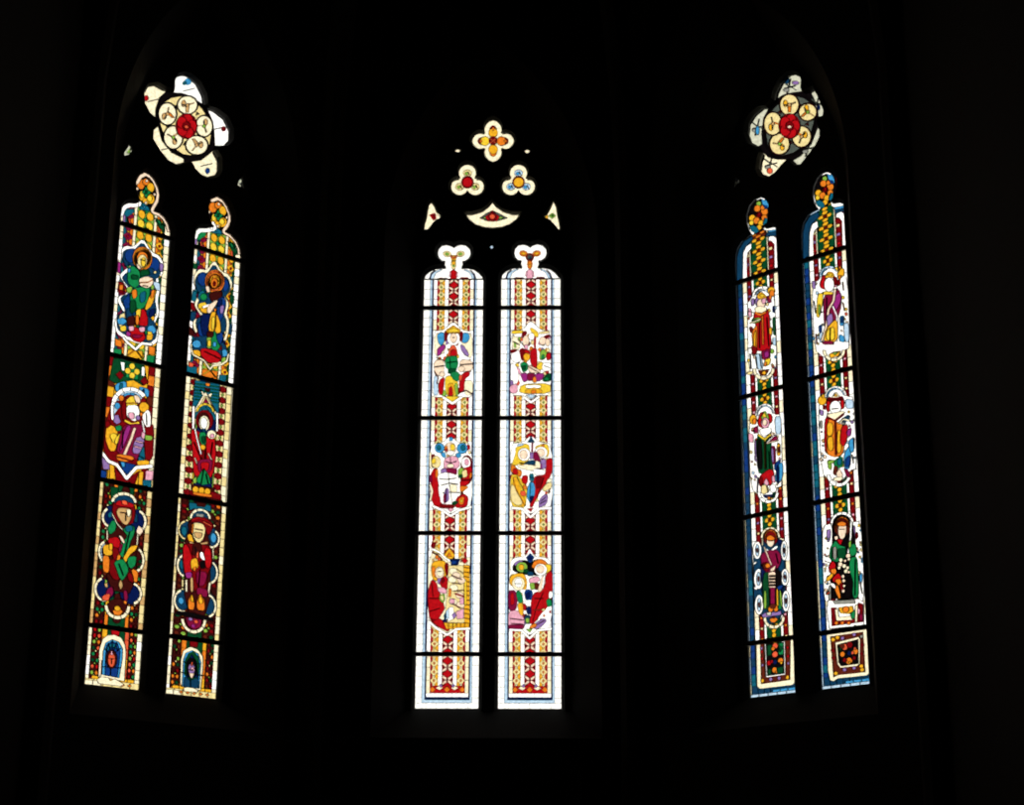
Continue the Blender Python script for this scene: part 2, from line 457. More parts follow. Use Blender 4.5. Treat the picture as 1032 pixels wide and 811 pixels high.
def border_R(b, H, lx, bottom=False):
    wo, wb, wi = .045, .16, .265
    b.part = 'outer_border'
    vstrip(b, 'U', 0, wo, 0, H, .14, 'C')
    b.part = 'blue_fillet'
    n = max(1, round(H / .075))
    for i in range(n): vstrip(b, random.choice(['B', 'E', 'E', 'T', 'B']), wo, wb - .01, i * H / n, (i + 1) * H / n)
    if bottom:
        hstrip(b, 'U', 0, 1, H - .026, H, 5, 'outer_border'); hstrip(b, 'E', wo, 1, H - .10, H - .026, 7); hstrip(b, 'L', .5, 1, H - .05, H - .026, 3)
    b.part = 'inner_border'
    bb = H - .10 if bottom else H
    vstrip(b, 'W', wb, wi, 0, bb, .12, 'C'); vstrip(b, 'W', .895, 1, 0, bb, .12, 'C')
    b.part = 'patterned_ground'
def ground_R(b, H, y0=0, y1=None, base='H'):
    y1 = H if y1 is None else y1
    b.part = 'patterned_ground'
    for a0, a1 in ((.265, .37), (.79, .895)):
        vstrip(b, 'Q', a0, a1, y0, y1)
        n = int((y1 - y0) / .1) + 1
        for i in range(n):
            y = y0 + (i + .6) * .1
            if y < y1 - .03: vstrip(b, random.choice(['O', 'I', 'K', 'V']), a0 + .02, a1 - .02, y, min(y1, y + .022))
    vstrip(b, 'W', .37, .425, y0, y1, .13); vstrip(b, 'W', .735, .79, y0, y1, .13)
    quatre_column(b, .425, .735, y0, y1, .125, base)

# ------------------------------------------------------------------ middle window, left lancet
CM = 'stained glass panel'
def fig(b, sub=None): b.part = 'figure' + ('/' + sub if sub else '')
def C1A():
    b, H = panel('C', 0, 1); ground_C(b, H); border_C(b, H, 0); crop(b, 'C', 0, 1, 410, 300, 6.007)
    b.part = 'medallion_ground'
    b.p('W', 160,200, 225,195, 280,138, 335,195, 400,205, 405,600, 330,603, 280,640, 225,603, 150,600, 152,400)
    b.mottle(('I', 'A', 'S', 'K', 'Be', 'Q', 'O', 'R', 'I', 'Y', 'N', 'V'), 34, 172, 225, 385, 575, 11)
    b.p('C', 165,215, 235,210, 235,330, 165,360); b.p('C', 330,215, 398,215, 398,370, 335,340)
    b.p('F', 160,380, 225,370, 225,470, 165,470); b.p('F', 320,370, 400,380, 400,440, 320,450)
    b.s('N', 5, 165,418, 228,410); b.s('N', 5, 320,405, 400,400); b.s('N', 4, 175,360, 225,380)
    b.p('U', 160,470, 185,475, 190,590, 158,590); b.p('C', 345,500, 400,500, 400,590, 350,590)
    b.s('N', 6, 320,575, 360,560, 398,585); b.s('Q', 5, 165,445, 190,480, 180,520)
    b.part = 'medallion_frame'; b.p('Y', 225,600, 270,590, 320,600, 275,630); b.s('W', 16, 215,600, 275,640, 335,600)
    fig(b, 'wing'); b.p('L', 183,225, 205,208, 228,215, 225,262, 208,288, 190,270); b.p('L', 343,212, 372,214, 380,240, 365,268, 340,272, 334,240)
    b.p('P', 185,305, 225,280, 232,300, 195,348, 182,348); b.p('V', 325,285, 345,290, 376,340, 365,355, 330,320)
    fig(b, 'halo'); b.p('Q', 228,203, 245,203, 243,250, 228,262); b.p('Q', 320,203, 338,208, 334,265, 320,255)
    b.e('W', 282,245, 38,44); fig(b, 'crown'); b.p('A', 240,192, 262,180, 282,168, 300,180, 322,190, 318,212, 242,212); b.p('Y', 250,196, 282,182, 312,196, 310,206, 252,206)
    fig(b, 'head'); b.e('F', 282,242, 22,30); b.s('O', 3, 275,240, 290,240)
    fig(b); b.p('S', 262,300, 280,284, 300,305, 308,355, 245,355); b.p('R', 268,315, 295,315, 300,350, 262,350)
    b.p('G', 230,368, 260,354, 300,354, 310,395, 300,430, 238,430); b.s('H', 4, 260,360, 262,425); b.s('H', 4, 240,392, 305,385)
    b.p('H', 252,430, 300,430, 292,450, 250,458); b.p('G', 262,458, 300,445, 325,470, 315,500, 280,500)
    b.p('Y', 232,482, 262,470, 285,500, 310,510, 304,592, 235,592); b.p('A', 250,520, 282,520, 285,590, 246,590); b.p('R', 256,545, 272,538, 277,592, 254,594)
    b.p('J', 290,520, 305,520, 310,590, 296,590); b.p('J', 215,560, 235,565, 235,592, 212,592)
    fig(b, 'attendant'); b.p('R', 195,500, 226,480, 222,530, 215,585, 194,585); b.p('R', 335,460, 376,443, 380,470, 350,492, 348,560, 322,572, 318,500)
    b.e('F', 212,462, 18,16); b.e('F', 330,430, 20,18); b.p('S', 318,470, 335,470, 330,500, 318,500)
    return b
def C1B():
    b, H = panel('C', 1, 1); ground_C(b, H); border_C(b, H, 1); crop(b, 'C', 1, 1, 490, 300, 6.007)
    b.part = 'medallion_ground'
    b.p('W', 145,200, 225,195, 270,135, 330,195, 395,205, 395,590, 310,590, 272,620, 225,590, 145,590)
    b.mottle(('I', 'A', 'S', 'K', 'Be', 'Q', 'O', 'R', 'I', 'Y', 'N', 'V'), 46, 155, 225, 385, 575, 11)
    b.p('Y', 150,200, 215,198, 235,205, 215,215, 155,222); b.p('I', 320,208, 385,200, 390,215, 325,222); b.p('Y', 265,190, 275,180, 320,210, 318,240, 290,240)
    b.p('Q', 215,210, 240,200, 250,212, 235,235, 220,245); b.p('R', 290,232, 305,238, 302,310, 290,312); b.p('Q', 350,232, 385,222, 392,238, 360,250)
    b.p('C', 155,230, 205,240, 205,310, 155,320); b.p('J', 165,270, 178,265, 182,300, 168,305); b.p('J', 195,235, 210,240, 205,262, 192,262)
    fig(b, 'attendant'); b.e('F', 240,262, 20,34); b.e('W', 275,235, 18,22); b.e('F', 345,262, 22,26); b.e('F', 375,270, 14,24); b.e('W', 182,355, 34,38)
    b.s('Q', 4, 190,250, 215,275, 232,300); b.s('N', 4, 160,265, 200,285); b.p('K', 232,290, 250,285, 252,310, 236,315)
    fig(b); b.p('Q', 200,318, 222,305, 240,330, 225,380, 212,372); b.p('R', 268,322, 305,300, 310,385, 302,428, 270,400)
    b.p('R', 235,312, 262,322, 262,340, 236,338); b.p('A', 225,352, 242,335, 262,345, 262,372, 238,388); b.p('O', 228,378, 245,385, 240,402, 226,396)
    b.p('J', 330,330, 352,310, 372,345, 350,375, 325,372); b.p('G', 338,350, 352,345, 352,368, 338,370); b.p('R', 366,345, 392,330, 392,372, 372,378)
    b.p('Y', 308,410, 340,385, 345,430, 315,440); b.p('Q', 145,318, 180,312, 182,324, 150,334)
    b.p('G', 205,400, 230,388, 256,408, 245,440, 222,450); b.p('H', 215,415, 240,410, 238,432, 222,436)
    b.p('F', 250,405, 330,440, 325,455, 262,452); b.s('Q', 3, 250,415, 320,452); b.p('W', 345,398, 392,395, 392,440, 345,440); b.s('N', 3, 350,410, 390,425)
    b.p('K', 172,405, 200,430, 215,470, 195,460); b.p('W', 148,395, 178,410, 195,470, 185,520, 148,520)
    b.p('P', 205,462, 245,455, 250,500, 225,510); b.p('M', 250,455, 300,462, 285,500, 250,500); b.p('P', 300,460, 355,460, 335,500, 290,505)
    b.p('H', 345,490, 372,460, 395,462, 390,505, 348,505); b.p('G', 350,495, 370,480, 385,500); b.p('V', 145,500, 160,505, 162,540, 145,540); b.p('K', 140,535, 185,520, 185,575, 145,575)
    fig(b, 'footstool'); b.p('Y', 210,525, 390,520, 388,578, 200,578); b.p('W', 240,530, 330,530, 328,545, 242,545); b.p('A', 235,560, 290,545, 340,560, 335,578, 238,578); b.p('O', 275,560, 300,560, 300,578, 275,578)
    b.p('O', 285,480, 300,478, 305,510, 285,512)
    b.part = 'medallion_frame'; b.p('U', 240,590, 272,585, 305,590, 272,612); b.s('W', 15, 220,596, 272,632, 325,596)
    return b
def C2A():
    b, H = panel('C', 0, 2); ground_C(b, H); border_C(b, H, 0); crop(b, 'C', 0, 2, 410, 415, 6.007)
    b.part = 'medallion_ground'
    b.p('W', 150,195, 215,188, 262,145, 312,188, 395,195, 395,590, 312,590, 264,620, 218,590, 150,590, 135,520, 135,260)
    b.mottle(('I', 'A', 'S', 'K', 'Be', 'Q', 'O', 'R', 'I', 'Y', 'N', 'V'), 20, 160, 210, 385, 575, 11)
    b.p('L', 255,160, 268,150, 280,162, 276,178, 256,178); b.p('Q', 140,262, 170,255, 175,330, 150,345, 138,340); b.p('Q', 340,270, 375,262, 395,290, 395,410, 375,440, 325,450, 322,330)
    b.p('R', 140,380, 165,340, 190,350, 190,500, 215,560, 205,585, 170,580, 140,520)
    b.p('O', 172,350, 188,346, 188,400, 172,402); b.p('M', 135,385, 150,382, 152,430, 136,428)
    fig(b, 'blue_disc'); b.e('L', 197,220, 30,30); b.e('L', 335,222, 33,33); b.e('T', 192,218, 14,16); b.e('T', 340,218, 16,18); b.p('L', 205,252, 230,246, 232,280, 214,272); b.p('L', 300,252, 325,252, 325,275, 300,275)
    fig(b, 'head'); b.e('F', 262,222, 36,36); b.p('O', 228,215, 242,205, 245,235, 230,240); b.p('R', 232,228, 242,225, 242,240, 234,240)
    b.p('Y', 262,200, 285,196, 290,230, 268,235); b.e('W', 264,250, 22,14)
    fig(b, 'attendant'); b.e('I', 175,305, 30,38); b.p('Y', 150,290, 170,280, 172,310, 152,315); b.e('W', 358,310, 28,36); b.e('K', 362,305, 14,20)
    b.p('R', 340,345, 392,330, 392,405, 330,410); b.p('O', 385,370, 392,370, 390,400, 380,400)
    b.p('J', 312,350, 335,338, 350,370, 330,405, 312,395); b.p('I', 335,360, 360,350, 365,390, 340,400); b.p('H', 315,385, 335,380, 335,395, 318,400)
    fig(b); b.p('K', 225,290, 262,270, 305,275, 320,320, 300,345, 225,345); b.s('M', 4, 262,272, 264,320); b.s('M', 4, 235,300, 262,312, 300,300); b.e('C', 262,328, 22,12)
    b.p('M', 215,345, 300,345, 300,380, 250,368, 215,365); b.p('V', 205,350, 235,345, 238,372, 210,378)
    b.p('W', 190,380, 240,368, 300,385, 320,430, 325,490, 300,560, 205,560, 200,470, 188,410)
    b.s('N', 4, 195,405, 240,410, 300,402); b.s('N', 4, 205,445, 262,432, 310,440); b.s('N', 4, 215,490, 280,488, 322,490); b.s('N', 3, 250,370, 255,440, 275,560)
    b.p('C', 262,440, 300,445, 300,485, 265,485); b.p('V', 230,470, 250,462, 252,540, 225,545); b.p('M', 222,500, 232,500, 232,550, 222,550); b.s('D', 5, 238,462, 236,548)
    b.p('R', 322,420, 380,420, 372,440, 325,455); b.p('O', 320,450, 375,455, 340,480, 325,485); b.p('R', 300,520, 345,498, 372,520, 362,575, 290,580); b.p('O', 315,525, 345,515, 340,560, 318,560); b.e('Y', 330,540, 7,9)
    b.p('H', 270,555, 290,540, 310,545, 290,565); b.p('Q', 200,560, 290,565, 280,582, 205,582)
    b.part = 'medallion_frame'; b.p('K', 245,590, 264,582, 284,590, 264,606); b.s('W', 15, 155,570, 212,596, 264,630, 316,596, 392,575); b.s('C', 12, 140,245, 140,330, 152,345); b.s('C', 12, 138,440, 152,480, 138,540)
    return b
def C2B():
    b, H = panel('C', 1, 2); ground_C(b, H); border_C(b, H, 1); crop(b, 'C', 1, 2, 490, 415, 6.007)
    b.part = 'medallion_ground'
    b.p('W', 145,195, 220,188, 270,142, 322,188, 400,195, 400,590, 322,590, 268,625, 215,590, 145,590)
    b.mottle(('I', 'A', 'S', 'K', 'Be', 'Q', 'O', 'R', 'I', 'Y', 'N', 'V'), 36, 155, 290, 390, 570, 11)
    b.p('Y', 175,215, 235,195, 262,205, 262,300, 190,330, 150,330, 175,260); b.p('U', 185,200, 225,192, 225,205, 185,215)
    b.p('Y', 295,215, 340,195, 375,200, 385,245, 372,285, 300,230); b.e('O', 345,208, 9,9)
    b.part = 'blue_finial'; b.p('E', 248,188, 262,168, 270,142, 280,165, 294,188)
    fig(b, 'head'); b.e('W', 228,262, 38,40); b.e('F', 225,262, 26,28); b.e('W', 332,250, 40,36); b.e('F', 330,252, 26,26)
    b.part = 'staff'; b.s('M', 10, 279,188, 276,280); b.p('V', 262,250, 285,250, 292,290, 264,290)
    fig(b); b.p('O', 150,330, 168,328, 185,350, 215,365, 205,400, 150,372); b.p('R', 160,352, 185,350, 190,385, 162,380)
    b.p('Y', 148,385, 190,390, 235,440, 245,470, 235,590, 148,575); b.p('A', 165,400, 185,400, 210,480, 240,560, 205,580, 160,470); b.p('I', 150,440, 180,470, 220,560, 185,572, 150,540)
    b.s('O', 4, 160,400, 180,480, 235,575); b.s('N', 3, 185,395, 225,480)
    b.p('R', 218,395, 248,390, 250,420, 240,445, 215,430); b.p('S', 205,490, 232,482, 240,512, 212,512); b.p('O', 222,452, 240,450, 242,470, 226,474)
    fig(b, 'red_cloak'); b.p('M', 290,245, 310,250, 330,300, 300,310, 285,280); b.p('V', 335,295, 360,290, 362,345, 330,350, 325,320); b.p('P', 318,325, 335,320, 335,352, 320,352)
    b.p('R', 362,292, 400,285, 400,360, 385,400, 360,440, 330,480, 300,540, 280,580, 262,575, 290,490, 285,400, 345,385, 362,350); b.p('Q', 300,400, 345,400, 330,460, 305,470)
    b.s('Q', 4, 350,400, 310,520); b.p('I', 340,470, 365,440, 392,430, 395,462, 350,488); b.p('C', 365,430, 378,410, 392,412, 390,430)
    b.p('V', 320,540, 350,505, 372,512, 365,560, 318,585); b.s('Q', 3, 330,545, 360,520); b.s('Q', 3, 326,560, 362,540)
    fig(b, 'hand'); b.p('C', 185,320, 225,330, 300,300, 325,312, 325,350, 290,362, 200,345); b.s('N', 4, 200,312, 262,322, 300,330); b.p('W', 280,350, 360,360, 350,385, 300,388)
    b.p('E', 232,312, 265,300, 292,300, 300,318, 262,325); b.s('H', 4, 305,345, 330,352)
    b.part = 'blue_chalice'; b.p('T', 262,380, 285,380, 288,425, 262,425); b.s('D', 4, 262,402, 288,402); b.p('L', 262,432, 286,432, 296,470, 290,515, 268,560, 245,520, 250,470); b.s('T', 4, 268,440, 262,530); b.s('D', 4, 272,515, 262,555); b.p('D', 262,515, 290,515, 266,558)
    b.part = 'medallion_frame'; b.p('R', 245,590, 285,585, 270,608); b.s('W', 15, 150,585, 215,590, 268,640, 322,590, 395,585)
    return b
def C3A():
    b, H = panel('C', 0, 3); ground_C(b, H, ks=('A', 'R', 'O', 'Y')); border_C(b, H, 0); crop(b, 'C', 0, 3, 410, 530, 6.007)
    b.part = 'medallion_ground'
    b.p('C', 128,150, 250,190, 385,215, 385,625, 310,630, 245,650, 190,620, 128,570)
    b.mottle(('I', 'A', 'S', 'K', 'Be', 'Q', 'O', 'R', 'I', 'Y', 'N', 'V'), 16, 140, 180, 240, 560, 11)
    b.part = 'patterned_ground'; b.p('A', 222,180, 256,130, 292,180, 275,200, 240,200); b.p('O', 240,185, 256,160, 272,185); b.p('Q', 150,95, 175,100, 170,130, 145,128)
    b.part = 'medallion_frame'; b.s('W', 12, 132,140, 160,142, 200,162, 228,190, 262,215); b.s('Q', 5, 150,160, 190,178, 215,205)
    b.part = 'banner'; b.p('D', 262,200, 322,200, 310,235, 268,240); b.p('B', 270,210, 300,210, 300,228, 272,232); b.p('Q', 322,215, 330,205, 330,225); b.p('R', 330,212, 350,190, 372,212, 350,230)
    fig(b, 'halo'); b.p('A', 150,230, 175,212, 225,212, 240,235, 240,290, 215,330, 165,330, 150,290); b.p('Q', 228,235, 248,220, 250,280, 240,310); b.p('O', 150,250, 168,245, 175,310, 158,300)
    fig(b, 'head'); b.e('F', 198,285, 28,38); b.e('C', 200,280, 20,26); b.s('N', 3, 188,275, 210,275); b.p('V', 185,320, 212,318, 210,350, 190,350)
    fig(b); b.p('R', 132,390, 152,325, 180,345, 190,380, 200,400, 205,440, 220,470, 230,500, 205,540, 180,590, 140,560, 130,440)
    b.s('Q', 4, 135,440, 200,440); b.s('Q', 4, 150,345, 160,430); b.s('Q', 4, 135,520, 200,500); b.p('Q', 140,560, 180,575, 245,640, 225,625, 165,600)
    b.p('R', 160,580, 205,560, 235,600, 262,620, 250,640, 190,610)
    b.p('R', 215,310, 245,310, 245,380, 225,385, 200,350); b.p('Q', 215,310, 230,330, 215,350, 208,330)
    fig(b, 'hand'); b.p('K', 188,378, 225,375, 240,395, 235,410, 195,400); b.p('J', 200,420, 228,415, 230,450, 215,465, 202,450); b.p('I', 205,425, 220,425, 222,450, 210,450)
    b.part = 'column_of_heads'
    b.p('I', 252,240, 345,240, 350,600, 250,600, 235,500, 245,400)
    b.p('A', 342,235, 380,240, 382,610, 350,600); 
    for y in range(250, 600, 28): b.s('O', 4, 346, y, 380, y + 6)
    b.p('Y', 348,330, 362,330, 362,480, 350,480)
    for (x, y) in ((280,275), (275,325), (330,330), (285,375), (320,420), (280,460), (325,480), (300,300)):
        b.e('C' if x < 300 else 'F', x, y, 25, 20, 15)
    b.s('Q', 5, 270,300, 335,325); b.s('Q', 5, 285,395, 345,390); b.s('R', 8, 290,410, 345,428); b.s('Q', 5, 275,345, 330,352); b.s('Q', 6, 275,470, 330,500); b.s('Q', 4, 300,260, 345,290)
    b.p('K', 320,440, 345,430, 345,475, 322,475); b.p('K', 262,440, 290,445, 290,470, 262,470); b.p('O', 255,380, 270,380, 268,430, 252,430)
    b.p('W', 250,500, 280,490, 290,560, 250,580); b.p('V', 272,540, 292,520, 302,545, 285,565); b.p('D', 218,570, 240,565, 245,585, 222,588); b.p('U', 235,520, 255,500, 258,560, 238,570); b.p('E', 225,545, 238,520, 242,555, 230,570)
    b.p('K', 300,520, 345,500, 345,560, 305,565)
    b.part = 'tomb'; b.p('A', 225,585, 380,590, 378,620, 240,625); b.p('Y', 245,590, 300,592, 290,610, 250,608)
    for x in range(255, 375, 24): b.s('O', 4, x,590, x,620)
    b.part = 'medallion_frame'; b.s('W', 14, 128,575, 185,622, 245,660, 300,625, 385,622)
    return b
def C3B():
    b, H = panel('C', 1, 3); ground_C(b, H, ks=('A', 'R', 'O', 'Y')); border_C(b, H, 1); crop(b, 'C', 1, 3, 490, 530, 6.007)
    b.part = 'medallion_ground'
    b.p('W', 145,215, 175,190, 240,185, 262,130, 290,185, 350,190, 390,210, 395,620, 310,625, 262,665, 215,625, 138,620, 138,290, 150,275)
    b.mottle(('I', 'A', 'S', 'K', 'Be', 'Q', 'O', 'R', 'I', 'Y', 'N', 'V'), 30, 155, 300, 385, 600, 11)
    b.p('Z', 160,240, 190,208, 245,208, 262,225, 300,200, 350,205, 375,235, 360,300, 250,300, 160,275); b.p('V', 165,232, 190,210, 230,208, 180,245)
    b.part = 'tree'; b.e('J', 215,250, 34,32); b.e('A', 212,250, 16,18); b.e('H', 240,275, 16,14); b.p('Z', 262,225, 290,225, 285,262, 262,270)
    b.part = 'blue_finial'; b.p('B', 240,192, 265,165, 290,190, 272,222, 258,222); b.p('D', 250,195, 265,180, 280,195, 266,214)
    fig(b, 'halo'); b.p('O', 290,215, 325,200, 362,220, 370,255, 350,275, 300,262, 275,250); b.p('Y', 350,235, 388,235, 388,270, 360,290)
    fig(b, 'head'); b.e('W', 328,265, 38,36); b.e('F', 325,262, 25,25); b.p('E', 248,280, 280,278, 285,300, 252,302)
    fig(b, 'attendant'); b.p('A', 145,310, 180,290, 225,290, 245,330, 240,385, 215,380, 165,370, 145,350); b.e('C', 195,350, 38,42); b.e('W', 195,345, 22,28); b.s('N', 3, 175,350, 210,350)
    b.p('M', 138,395, 170,390, 190,430, 180,510, 138,510); b.p('R', 150,410, 165,405, 170,470, 150,480); b.p('K', 138,520, 190,512, 230,560, 225,620, 138,620)
    b.s('M', 4, 145,560, 225,570); b.s('M', 4, 150,590, 225,595); b.p('M', 138,600, 228,600, 225,622, 138,622)
    b.p('G', 182,400, 205,395, 222,440, 215,470, 195,465); b.p('A', 190,470, 225,470, 222,545, 200,530); b.p('R', 222,470, 240,480, 238,510, 226,510)
    fig(b); b.p('K', 260,320, 305,305, 325,325, 300,345, 262,345); b.p('J', 262,350, 290,345, 295,380, 270,385); b.p('N', 292,345, 318,350, 318,385, 296,385)
    b.p('B', 232,400, 250,385, 278,395, 275,445, 240,448); b.p('D', 240,410, 265,400, 262,435, 240,435); b.p('W', 235,452, 278,450, 272,485, 240,482); b.p('D', 240,495, 280,490, 278,530, 250,535); b.p('E', 232,548, 262,540, 262,590, 238,590); b.p('J', 240,560, 258,560, 256,585, 242,585)
    b.p('R', 355,300, 385,270, 398,300, 395,440, 360,500, 330,530, 290,590, 262,590, 275,520, 270,470, 285,410, 320,395, 352,370)
    b.s('Q', 4, 345,400, 300,500, 280,580); b.s('Q', 4, 290,440, 345,440); b.s('S', 4, 285,510, 350,505)
    b.p('F', 330,320, 345,300, 348,370, 325,400, 312,395); b.s('W', 9, 352,295, 338,380); b.p('G', 362,450, 385,440, 395,480, 370,490); b.p('W', 380,400, 396,400, 396,430, 380,440)
    b.p('V', 300,585, 345,560, 365,575, 320,620, 285,620); b.s('Q', 4, 300,600, 350,572); b.p('O', 270,600, 300,590, 300,612, 262,620); b.e('I', 345,508, 10,8)
    b.part = 'medallion_frame'; b.s('W', 14, 140,628, 215,632, 262,680, 310,632, 395,622); b.p('J', 240,625, 280,622, 262,645)
    return b
def C4(lx):
    b, H = panel('C', lx, 4); ground_C(b, H, 0, H - .20, ks=('A', 'R', 'O', 'C')); 
    b.part = 'patterned_ground'
    b.add('R', [(.225, H - .22), (.79, H - .22), (.79, H - .15), (.225, H - .15)])
    for a in (.27, .5, .74): loz(b, 'O', a, H - .185, .05, .03)
    for a in (.38, .62): loz(b, 'C', a, H - .20, .06, .022)
    for a in (.40, .60): loz(b, 'V', a, H - .222, .03, .02)
    border_C(b, H, lx, True); return b
def headC(lx):
    dx = 463 * lx
    P = [(103,278),(112,255),(135,232),(170,216),(205,212),(232,214),(236,205),(228,190),(232,168),(210,165),(192,145),(186,120),(192,95),(212,75),(240,70),(265,76),(284,88),(305,74),(330,68),(360,76),(382,98),(386,125),(376,150),(352,166),(334,168),(338,188),(330,205),(332,214),(365,212),(405,220),(435,240),(455,262),(461,278)]
    t = Board([(0, 0), (1, 0), (1, 1)]); crop(t, 'C', lx, 0, 410, 235, 6.0)
    w = WC; u0, u1 = w.us[2 * lx], w.us[2 * lx + 1]; v = w.vs[0]
    ap = [t.T(x + dx, y) for x, y in P]
    ap[0] = (u0, ap[0][1]); ap[-1] = (u1, ap[-1][1])
    ap = ccw([(u0, v + .006)] + ap + [(u1, v + .006)])
    top = ap and max(ap[0][1], t.T(103 + dx, 278)[1])
    b = Board(ap); H = t.T(103 + dx, 278)[1] - v
    norm(b, u0, u1, v + H, v); ground_C(b, H); border_C(b, H, lx)
    b.T = lambda x, y: t.T(x + dx, y)
    b.part = 'foiled_head'
    b.p('W', 95,276, 95,60, 470,60, 470,276)
    b.p('U', 140,276, 150,245, 175,225, 205,216, 212,220, 175,240, 158,276); b.p('D', 132,272, 142,240, 165,222, 172,222, 148,245, 142,272)
    b.p('U', 410,276, 400,248, 378,226, 350,216, 345,222, 380,240, 396,276); b.p('D', 420,272, 412,245, 390,224, 382,222, 404,248, 410,272)
    b.p('Q', 168,276, 200,268, 245,270, 245,276); b.p('Q', 320,276, 325,266, 370,266, 375,276) 
    b.p('R' if lx == 0 else 'K', 262,276, 265,245, 260,232, 282,215, 304,232, 298,245, 302,276)
    b.s('K', 8, 258,262, 262,235); b.s('K', 8, 306,262, 304,235)
    b.part = 'trefoil_ornament'
    k1, k2 = (('I', 'J') if lx == 0 else ('O', 'A'))
    for (cx, cy, rx, ry, r) in ((243,124,26,18,10), (324,124,26,18,-10), (282,188,17,30,0)):
        b.e(k1 if lx == 0 else 'O', cx, cy, rx, ry, r); b.e(k2, cx, cy, rx * .5, ry * .5, r)
    b.p('A' if lx == 0 else 'O', 262,132, 304,132, 290,190, 275,190)
    if lx == 0: b.s('S', 8, 262,135, 282,150, 304,135); b.s('G', 5, 270,165, 296,165)
    else: b.e('Q', 282,146, 26,24); b.e('Gd', 282,146, 16,15); b.e('E', 284,150, 8,8)
    b.part = 'lead_joint'; b.s('Z', 5, 105,277, 461,277)
    return b
# ------------------------------------------------------------------ left window
def L1A():
    b, H = panel('L', 0, 1); ground_L(b, H, 0); border_L(b, H, 0); crop(b, 'L', 0, 1, 80, 230, 5.407)
    b.p('P', 205,180, 222,190, 220,250, 202,240); b.p('Q', 210,290, 240,300, 240,360, 205,350); b.p('O', 215,310, 238,312, 236,340, 214,338)
    b.p('G', 190,655, 235,660, 232,695, 190,690); b.p('O', 195,600, 235,615, 235,650, 198,640); b.p('G', 372,690, 415,695, 410,735, 370,730); b.p('O', 380,640, 418,650, 415,690, 382,685)
    b.p('A', 268,660, 350,670, 345,715, 262,705); b.s('O', 5, 270,690, 310,660, 345,705)
    b.part = 'medallion_ground'
    b.p('W', 222,110, 250,92, 290,100, 345,50, 395,130, 440,150, 465,200, 455,260, 430,270, 445,330, 430,400, 440,470, 415,520, 435,560, 430,620, 395,645, 320,630, 240,600, 200,570, 190,510, 215,475, 245,470, 205,400, 212,375, 255,360, 258,330, 212,260, 235,235, 262,215, 225,170)
    b.p('E', 229, 128, 255, 110, 292, 119, 343, 69, 389, 148, 430, 166, 452, 214, 439, 270, 415, 281, 426, 333, 413, 392, 426, 457, 406, 503, 426, 543, 423, 602, 390, 627, 320, 611, 246, 582, 209, 553, 202, 495, 227, 460, 255, 454, 222, 392, 231, 371, 274, 357, 276, 336, 226, 272, 246, 250, 269, 233, 234, 187); b.mottle(('A', 'J', 'G', 'O', 'I', 'B', 'C', 'D'), 46, 235, 200, 420, 580, 10)
    b.p('I', 215,480, 250,460, 255,520, 215,545)
    b.part = 'blue_ground'
    b.p('B', 242,140, 262,112, 295,110, 300,180, 270,190, 248,170); b.p('B', 390,160, 425,165, 445,200, 430,230, 395,240, 375,220)
    b.p('E', 375,215, 410,225, 400,255, 360,250); b.p('B', 235,400, 265,370, 290,380, 300,440, 270,500, 250,490, 250,440); b.p('E', 255,440, 290,440, 290,520, 260,530)
    b.p('D', 385,450, 415,440, 410,480, 380,490); b.p('L', 205,500, 240,488, 262,510, 240,528, 212,525); b.p('L', 375,540, 405,530, 425,560, 405,580, 375,565); b.p('U', 400,295, 440,300, 445,345, 420,340)
    b.p('V', 440,190, 462,200, 455,240, 440,235)
    fig(b, 'halo'); b.e('O', 342,165, 56,66, -8, 18); b.arc('A', 342,165, 46,54, 5, 0, 360, 20, 5); b.arc('N', 342,165, 38,44, 5, 0, 360, 16, 4); b.e('O', 342,165, 32,38)
    fig(b, 'head'); b.e('I', 342,180, 28,36); b.e('Y', 348,185, 14,26); b.s('N', 3, 330,170, 355,178); b.s('Q', 5, 305,205, 330,235, 352,225); b.p('F', 308,190, 325,205, 335,225, 318,222)
    fig(b); b.p('G', 262,225, 290,205, 330,240, 325,310, 300,330, 262,300); b.p('H', 280,255, 320,262, 318,280, 285,280); b.p('L', 262,225, 275,222, 275,240, 262,240)
    b.p('J', 255,330, 285,320, 290,350, 262,355); b.p('H', 330,235, 375,225, 385,255, 335,262)
    b.p('G', 290,330, 380,325, 385,360, 360,430, 330,445, 300,430, 275,395); b.p('T', 330,360, 362,345, 360,400, 335,410); b.p('H', 275,400, 305,395, 310,450, 280,470)
    b.p('O', 286,345, 310,335, 314,375, 292,388); b.p('A', 385,370, 410,340, 420,345, 400,420, 370,450, 360,440); b.p('O', 395,345, 412,340, 405,380, 392,385)
    b.p('Y', 312,450, 340,445, 335,495, 312,490); b.p('O', 310,480, 325,480, 325,530, 310,525); b.p('R', 340,445, 362,450, 375,500, 372,535, 325,530, 335,490); b.p('X', 262,490, 300,480, 305,535, 265,535)
    fig(b, 'book'); b.p('F', 325,280, 370,265, 405,280, 400,310, 370,330, 330,315); b.s('O', 5, 330,300, 372,298, 400,285); b.s('O', 4, 345,315, 375,320)
    b.part = 'flower_base'; b.p('R', 265,545, 290,535, 350,560, 365,600, 340,625, 290,610); b.p('P', 262,560, 285,575, 275,595, 255,585); b.p('K', 268,538, 300,535, 298,560, 275,562); b.p('K', 325,545, 360,540, 360,565, 335,568)
    b.p('M', 290,580, 350,585, 330,600, 295,598); b.p('Y', 222,540, 255,532, 258,560, 228,565); b.p('A', 372,580, 405,575, 400,610, 370,612); b.p('Y', 375,565, 400,568, 398,580, 375,582)
    b.part = 'medallion_frame'; b.s('W', 14, 240,595, 262,620, 310,660, 345,628, 400,635)
    return b
